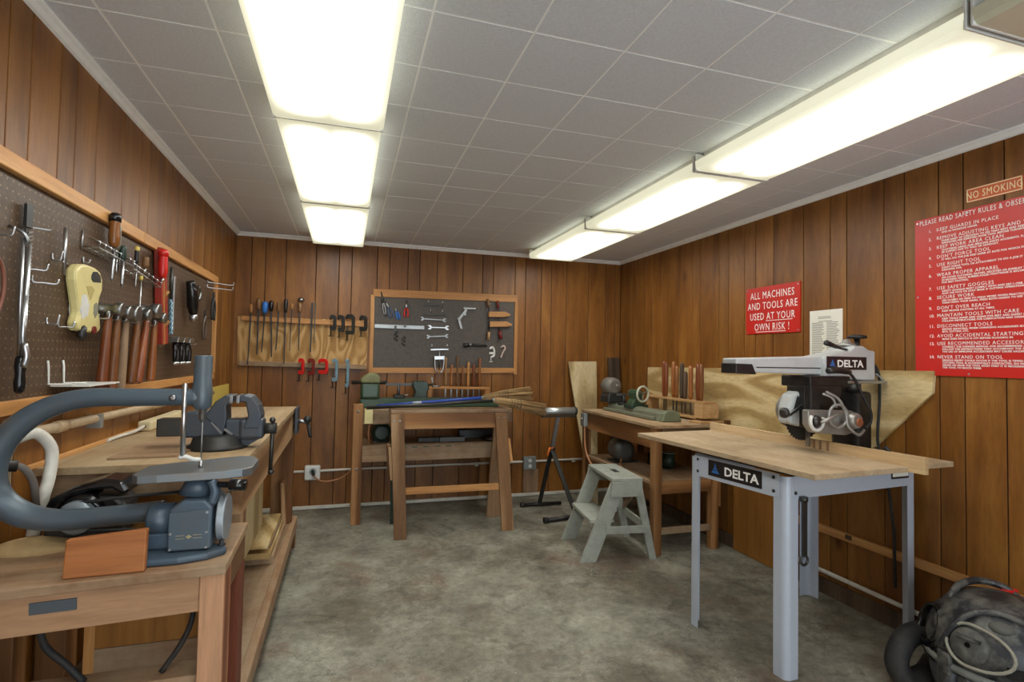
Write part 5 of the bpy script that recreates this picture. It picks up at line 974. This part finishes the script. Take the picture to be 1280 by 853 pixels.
# carriage, motor, blade
obj('carriage', MB().box(.40, .68, cy - .085, cy + .085, 1.235, 1.29), BLACK, t, bevel=.006)
obj('yoke', MB().prism([(.386, 1.24), (.60, 1.24), (.60, 1.20), (.58, 1.18), (.58, 1.15), (.45, 1.15), (.45, 1.05), (.386, 1.05)], frame((0, cy - .06, 0), (1, 0, 0), (0, 0, 1)), .04), BLACK, t, bevel=.006)
obj('yoke_plate', MB().box(.40, .415, cy - .085, cy + .05, 1.08, 1.236), BLACK, t, bevel=.004)
obj('motor_body', MB().cyl((.52, cy - .02, 1.105), (.52, cy + .16, 1.105), .075, n=22), ALU, t)
obj('motor_housing', MB().box(.40, .68, cy - .05, cy + .10, 1.03, 1.17), BLACK, t, bevel=.02)
obj('motor_plate', MB().prism([(.345, 1.13), (.65, 1.12), (.675, 1.05), (.65, 1.01), (.60, 1.0), (.38, 1.02), (.345, 1.06)], frame((0, cy - .085, 0), (1, 0, 0), (0, 0, 1)), .035), ALU, t, bevel=.006)
obj('bevel_dial', MB().torus((.395, cy - .125, 1.075), (0, 1, 0), .042, .009, 24, 8, .4, 4.6), WHITE, t)
obj('dial_hub', MB().lathe([(.03, 0), (.026, .014), (.014, .022)], (.395, cy - .12, 1.075), (0, -1, 0), 16), DSTEEL, t)
obj('bevel_lever', MB().tube([(.40, cy - .14, 1.07), (.45, cy - .15, 1.09), (.50, cy - .15, 1.11)], [.008, .010, .006], 8), ALU, t)
obj('arbor_boss', MB().lathe([(.045, 0), (.042, .03), (.034, .05), (.03, .052)], (.615, cy - .12, 1.075), (0, -1, 0), 18), ALU, t); obj('boss_cap', MB().lathe([(.022, 0), (.02, .006)], (.622, cy - .172, 1.07), (0, -1, 0), 12), flat('copper', (168, 104, 72), .4, .5), t)
obj('conduit_loop', MB().torus((.505, cy - .15, 1.10), (.1, 1, 0), .055, .007, 26, 8), flat('conduit_grey', (150, 150, 146), .4, .5), t)
obj('conduit_loop', MB().tube([(.45, cy - .13, 1.215), (.51, cy - .15, 1.18), (.55, cy - .155, 1.11), (.56, cy - .16, 1.05), (.61, cy - .175, 1.01), (.67, cy - .16, 1.03)], .007, 8, 5), flat('conduit_grey2', (150, 150, 146), .4, .5), t)
obj('conduit_loop', MB().tube([(.44, cy - .12, 1.205), (.48, cy - .14, 1.185), (.50, cy - .145, 1.14)], .006, 8, 4), ALU, t)
obj('blade', MB().prism([((.127 if k % 2 else .119) * cos(2 * pi * k / 80), (.127 if k % 2 else .119) * sin(2 * pi * k / 80)) for k in range(80)], frame((.475, cy + .02, 1.085), (1, 0, 0), (0, 0, 1)), .003), DSTEEL, t)
obj('blade_guard', MB().prism([(.335, 1.055), (.41, 1.035), (.47, 1.06), (.47, 1.218), (.42, 1.218), (.362, 1.195), (.338, 1.13)], frame((0, cy + .05, 0), (1, 0, 0), (0, 0, 1)), .075), RASBODY, t, bevel=.012)
obj('guard_vent', MB().prism([(.358, 1.12), (.385, 1.11), (.408, 1.18), (.385, 1.188)], frame((0, cy - .0255, 0), (1, 0, 0), (0, 0, 1)), .001), STEEL, t)
obj('guard_arm', MB().beam((.31, cy - .04, 1.095), (.42, cy - .04, 1.15), .014, .008, (0, 0, 1)), STEEL, t)
obj('guard_knob', MB().lathe([(.008, 0), (.014, .006), (.026, .02), (.026, .032), (.012, .04)], (.32, cy - .03, 1.105), (-1, 0, .1), 12), BLACK, t)
obj('anti_kickback', MB().box(.47, .48, cy - .02, cy, .935, 1.04), STEEL, t)
obj('handle_grip', MB().tube([(.50, cy - .10, 1.315), (.55, cy - .105, 1.32), (.62, cy - .105, 1.315), (.65, cy - .105, 1.308)], [.014, .017, .016, .010], 12, 2), BLACK, t)
obj('power_lead', MB().tube([(.64, cy - .105, 1.31), (.68, cy - .11, 1.27), (.72, cy - .12, 1.19), (.76, cy - .13, 1.12), (.775, cy - .12, 1.06), (.74, cy - .12, 1.03)], .007, 8, 5), RUBBER, t)
obj('elevation_lever', MB().tube([(.885, cy - .02, 1.325), (.94, cy - .05, 1.29), (1.0, cy - .08, 1.20), (1.05, cy - .10, 1.125)], [.012, .007, .007, .007], 10, 3), STEEL, t); obj('elevation_grip', MB().tube([(1.015, cy - .085, 1.178), (1.055, cy - .105, 1.115), (1.062, cy - .108, 1.105)], [.012, .018, .012], 10), DSTEEL, t)
obj('elevation_boss', MB().lathe([(.03, 0), (.026, .02), (.02, .04)], (.885, cy - .03, 1.315), (1, 0, 0), 14), DSTEEL, t)
obj('rear_cord', MB().tube([(.88, cy, 1.37), (.91, cy - .03, 1.365), (.94, cy - .05, 1.30), (.945, cy - .05, 1.15), (.93, cy - .05, .95), (.915, cy - .10, .80), (.925, cy - .13, .55), (.935, cy - .13, .38), (.94, cy - .13, .22)], .007, 8, 4), RUBBER, t)

# ------------------------------------------------------------------ right wall boards, signs, paper
XW = XR - .006
obj('plywood_sheet', MB().prism([(4.41, .75), (4.41, 1.287), (1.856, 1.325), (1.864, 1.217), (2.146, .925), (2.42, .70)], frame((XW - .018, 0, 0), (0, 1, 0), (0, 0, 1)), .018), PLYY, label='large plywood panel with a cut corner on the right wall behind the saw', cat='plywood')
obj('ochre_board', MB().box(XW - .028, XW - .0145, 2.84, 3.23, .004, .745), OCHRE, label='ochre board standing low on the right wall under the saw', cat='board')
def wall_M(y, z, d=.0): return frame((XW - d, y, z), (0, -1, 0), (0, 0, 1))
t = thing('safety_sign', 'large red sign of numbered safety rules in white letters on the right wall', 'sign', (XW, 1.44, 1.305))
pl = obj('plate', MB().box(XW - .008, XW, .93, 1.948, 1.303, 2.078), RED, t, bevel=.001)
RULES = [('PLEASE READ SAFETY RULES & OBSERVE THEM', None), ('KEEP GUARDS IN PLACE', ['AND IN WORKING ORDER.']), ('REMOVE ADJUSTING KEYS AND WRENCHES', ['FORM HABIT OF CHECKING TO SEE THAT KEYS AND ADJUSTING', 'WRENCHES ARE REMOVED FROM TOOL BEFORE TURNING IT ON.']), ('KEEP WORK AREA CLEAN', ['CLUTTERED AREAS AND BENCHES INVITE ACCIDENTS. FLOOR MUST', 'BE SLIPPERY DUE TO WAX OR SAWDUST.']), ("DON'T FORCE TOOL", ['IT WILL DO THE JOB AND SAFER AT RATE FOR WHICH IT WAS']), ('USE RIGHT TOOL', ["DON'T FORCE TOOL OR ATTACHMENT TO DO A JOB IT WAS NOT", 'DESIGNED FOR.']), ('WEAR PROPER APPAREL', ['NO LOOSE CLOTHING, GLOVES, NECKTIES OR JEWELRY TO GET CAUGHT', 'IN MOVING PARTS. RUBBER-SOLED FOOTWEAR IS RECOMMENDED', 'FOR BEST FOOTING.']), ('USE SAFETY GOGGLES', ['SAFETY GOGGLES MUST COMPLY WITH ANSI Z87.1-1968.', 'ALSO USE FACE OR DUST MASK IF CUTTING OPERATION IS DUSTY.']), ('SECURE WORK', ["USE CLAMPS OR VISES TO HOLD WORK WHEN PRACTICAL. IT'S SAFER", 'THAN USING YOUR HAND, FREES BOTH HANDS TO USE TOOL.']), ("DON'T OVER REACH", ['KEEP PROPER FOOTING AT ALL TIMES.']), ('MAINTAIN TOOLS WITH CARE', ['KEEP TOOLS SHARP AND CLEAN FOR BEST AND SAFEST PERFORMANCE.', 'FOLLOW INSTRUCTIONS FOR LUBRICATION AND CHANGING PARTS.']), ('DISCONNECT TOOLS', ['BEFORE SERVICING, WHEN CHANGING ACCESSORIES SUCH AS BLADES,', 'BITS, CUTTERS, ETC.']), ('AVOID ACCIDENTAL STARTING', ['MAKE SURE SWITCH IS OFF BEFORE PLUGGING IN.']), ('USE RECOMMENDED ACCESSORIES', ['CONSULT THE OWNERS MANUAL FOR RECOMMENDED ACCESSORIES.', 'FOLLOW THE INSTRUCTIONS THAT ACCOMPANY THE ACCESSORIES.', 'THE USE OF IMPROPER ACCESSORIES MAY CAUSE HAZARDS.']), ('NEVER STAND ON TOOL', ['SERIOUS INJURY COULD OCCUR IF THE TOOL IS TIPPED OR IF THE', 'CUTTING TOOL IS ACCIDENTALLY CONTACTED. DO NOT STORE ITEMS', 'ABOVE OR NEAR THE TOOL SUCH THAT IT IS NECESSARY TO STAND ON', 'THE TOOL TO REACH THEM.'])]
mb = MB(); mb.text(RULES[0][0], .033, wall_M(1.925, 2.046, .0088), .0003, 'LEFT', .70, 1.15)
PY = [289, 299.6, 311, 323, 333, 345.5, 362, 373.6, 386.6, 396, 409, 421, 430.6, 447]
for i, (hd_, small) in enumerate(RULES[1:]):
    z = 2.078 - (PY[i] - 271.6) * .0039 - .008
    mb.text('%d.' % (i + 1), .021, wall_M(1.882, z, .0088), .0003); mb.text(hd_, .0225, wall_M(1.845, z, .0088), .0003, 'LEFT', .93, 1.16)
    for j, s_ in enumerate(small): mb.text(s_, .0115, wall_M(1.822, z - .0125 - j * .0115, .0088), .0006, 'LEFT', 1.0, 1.1, .0002)
obj('lettering', mb, LETTER, pl)
for (y, z) in ((1.935, 2.06), (1.71, 2.06), (1.935, 1.69), (1.71, 1.315)): obj('screw', MB().lathe([(.005, 0), (.004, .002)], (XW - .008, y, z), (-1, 0, 0), 8), CHROME, t)
t = thing('risk_sign', 'small red sign warning that machines and tools are used at own risk', 'sign', (XW, 2.9, 1.55))
pl = obj('plate', MB().box(XW - .008, XW, 2.66, 3.135, 1.548, 1.87), RED, t, bevel=.001); mb = MB()
for i, s_ in enumerate(('ALL MACHINES', 'AND TOOLS ARE', 'USED AT YOUR', 'OWN RISK !')): obj('lettering', MB().text(s_, .069, wall_M(2.8975, 1.79 - i * .073, .0088), .0003, 'CENTER', .74, 1.14), LETTER, pl)
for a in ((2.72, 2.945, 1.6335, 1.6375), (2.775, 3.04, 1.5595, 1.5635)): obj('underline', MB().box(XW - .009, XW - .0085, *a), LETTER, pl)
for (y, z) in ((3.12, 1.855), (2.675, 1.855), (3.12, 1.562), (2.675, 1.562)): obj('screw', MB().lathe([(.006, 0), (.005, .002)], (XW - .008, y, z), (-1, 0, 0), 8), CHROME, t)
t = thing('no_smoking_sign', 'narrow orange no smoking sign above the large red sign', 'sign', (XW, 1.6, 2.11))
pl = obj('plate', MB().box(XW - .004, XW, 1.50, 1.716, 2.106, 2.170), NSORANGE, t)
mb = MB().text('NO SMOKING', .047, wall_M(1.608, 2.1215, .0048), .0003, 'CENTER', .68, 1.1)
for a in ((1.502, 1.714, 2.108, 2.112), (1.502, 1.714, 2.164, 2.168), (1.502, 1.506, 2.108, 2.168), (1.71, 1.714, 2.108, 2.168)): obj('border_line', MB().box(XW - .0048, XW - .0042, *a), CREAML, pl)
obj('lettering', mb, CREAML, pl)
t = thing('notice_paper', 'sheet of white printed paper pinned to the wall behind the saw arm', 'paper', (XW, 2.48, 1.42))
pl = obj('sheet', MB().box(XW - .002, XW, 2.365, 2.592, 1.36, 1.672), PAPER, t); mb = MB(); random.seed(11)
for k in range(30):
    z = 1.63 - k * .0088
    if k == 2: continue
    for a in ((2.575, 2.485), (2.472, 2.382)) if k > 3 else ((2.53, 2.43),):
        mb.box(XW - .0026, XW - .0021, a[0] - (a[0] - a[1]) * random.uniform(.75, 1), a[0], z, z + .0035)
obj('print', mb, INK, pl, kind='stuff')
obj('batten_tag', MB().box(XW - .0255, XW - .024, 2.29, 2.33, .37, .395), DKWOOD, tr)

# ------------------------------------------------------------------ shop vacuum
t = thing('shop_vacuum', 'dusty black and grey shop vacuum in the near right corner', 'vacuum', (2.46, 1.43, 0))
vx, vy = 2.47, 1.45
obj('drum', MB().lathe([(.17, .04), (.205, .055), (.22, .12), (.222, .19)], (vx, vy, 0), n=36), VACG, t)
obj('rim_band', MB().lathe([(.215, .185), (.238, .19), (.244, .202), (.240, .214), (.215, .218)], (vx, vy, 0), n=36), flat('vac_rim', (118, 120, 114), .5, 0, .6, .4, 0, (50, 50, 48), 12), t)
obj('motor_head', MB().lathe([(.228, .216), (.232, .25), (.226, .30), (.205, .36), (.185, .375), (.175, .395), (.15, .43), (.08, .452), (.02, .458)], (vx, vy, 0), n=36), VACB, t)
for k, a in enumerate((3.0, 3.25, 3.5, 3.8, 4.1, 4.4, 4.7)): obj('drum_rib', MB().tube([(vx + .212 * cos(a), vy + .212 * sin(a), .07), (vx + .228 * cos(a), vy + .228 * sin(a), .13), (vx + .226 * cos(a + .04), vy + .226 * sin(a + .04), .185)], [.012, .024, .014], 8, 3), VACG, t)
def on_head(a, z, r, d=0.0): return Vector((vx + (r + d) * cos(a), vy + (r + d) * sin(a), z))
a = 3.28; c = on_head(a, .31, .222); d = Vector((cos(a), sin(a), .28)).normalized(); side = Vector((-sin(a), cos(a), 0))
obj('filter_cap', MB().lathe([(.062, -.05), (.062, .0), (.056, .012), (.02, .015)], c, d, 24), flat('vac_dusty', (72, 72, 68), .6, 0, .6, .4, 0, (140, 136, 124), 16), t)
obj('cap_hole', MB().lathe([(.010, 0), (.009, .002)], c + d * .0145, d, 12), BLACKG, t)
obj('cap_grip', MB().beam(c + d * .016 - side * .04 + Vector((0, 0, .025)), c + d * .016 + side * .04 + Vector((0, 0, .025)), .012, .012, d), VACB, t)
obj('cap_ring', MB().tube([c + d * .004 + side * (.072 * cos(k * pi / 14)) * (1.9 if cos(k * pi / 14) > 0 else 1.0) + (d.cross(side)) * -.074 * sin(k * pi / 14) for k in range(-2, 29)], .006, 8), flat('ring_dusty', (146, 142, 128), .6, 0, .5), t)
for a_, z_, w_ in ((3.86, .262, .026), (4.05, .262, .012)): obj('vent_hole', MB().box(-w_, w_, -.006, .004, -.017, .017, Matrix.Translation(on_head(a_, z_, .231)) @ Euler((0, 0, a_ + pi / 2)).to_matrix().to_4x4()), BLACKG, t)
for a_ in (2.95, 4.6): obj('lid_latch', MB().box(-.026, .026, -.012, .008, -.05, .03, Matrix.Translation(on_head(a_, .22, .238)) @ Euler((0, 0, a_ + pi / 2)).to_matrix().to_4x4()), VACB, t, bevel=.006)
obj('head_lobe', MB().ell(on_head(3.7, .385, .12), (.075, .055, .032), 16, 10, (0, 0, .5)), flat('lobe', (84, 84, 78), .6, 0, .5), t)
obj('power_cord', MB().tube([on_head(2.9, .27, .24), on_head(3.0, .34, .225), on_head(3.2, .41, .18), on_head(3.7, .435, .15), on_head(4.3, .40, .19), on_head(4.6, .33, .225)], .012, 10, 5), VACB, t)
obj('carry_handle', MB().tube([(vx - .12, vy + .10, .41), (vx - .06, vy + .11, .455), (vx + .04, vy + .10, .47), (vx + .11, vy + .05, .455), (vx + .14, vy - .0, .41)], [.013, .014, .014, .014, .013], 10, 4), VACB, t)
obj('red_latch', MB().box(vx + .03, vx + .15, vy + .02, vy + .05, .425, .452), REDP, t, bevel=.006)
obj('hose', MB().tube([(vx - .03, vy + .20, .20), (2.37, 1.68, .215), (2.28, 1.68, .20), (2.228, 1.68, .12), (2.25, 1.66, .052), (2.36, 1.66, .047), (2.5, 1.72, .046)], .044, 16, 6), RUBBER, t)
for k in range(5): obj('cord_coil', MB().torus((vx - .15, vy + .13 + k * .008, .27 + k * .006), (-.7, .5, .25), .10 - k * .006, .009, 26, 6), BLACKG, t)
for k in range(4):
    a = pi / 4 + k * pi / 2; obj('caster', MB().cyl((vx + .17 * cos(a) - .012, vy + .17 * sin(a), .026), (vx + .17 * cos(a) + .012, vy + .17 * sin(a), .026), .026, n=14), BLACK, t)
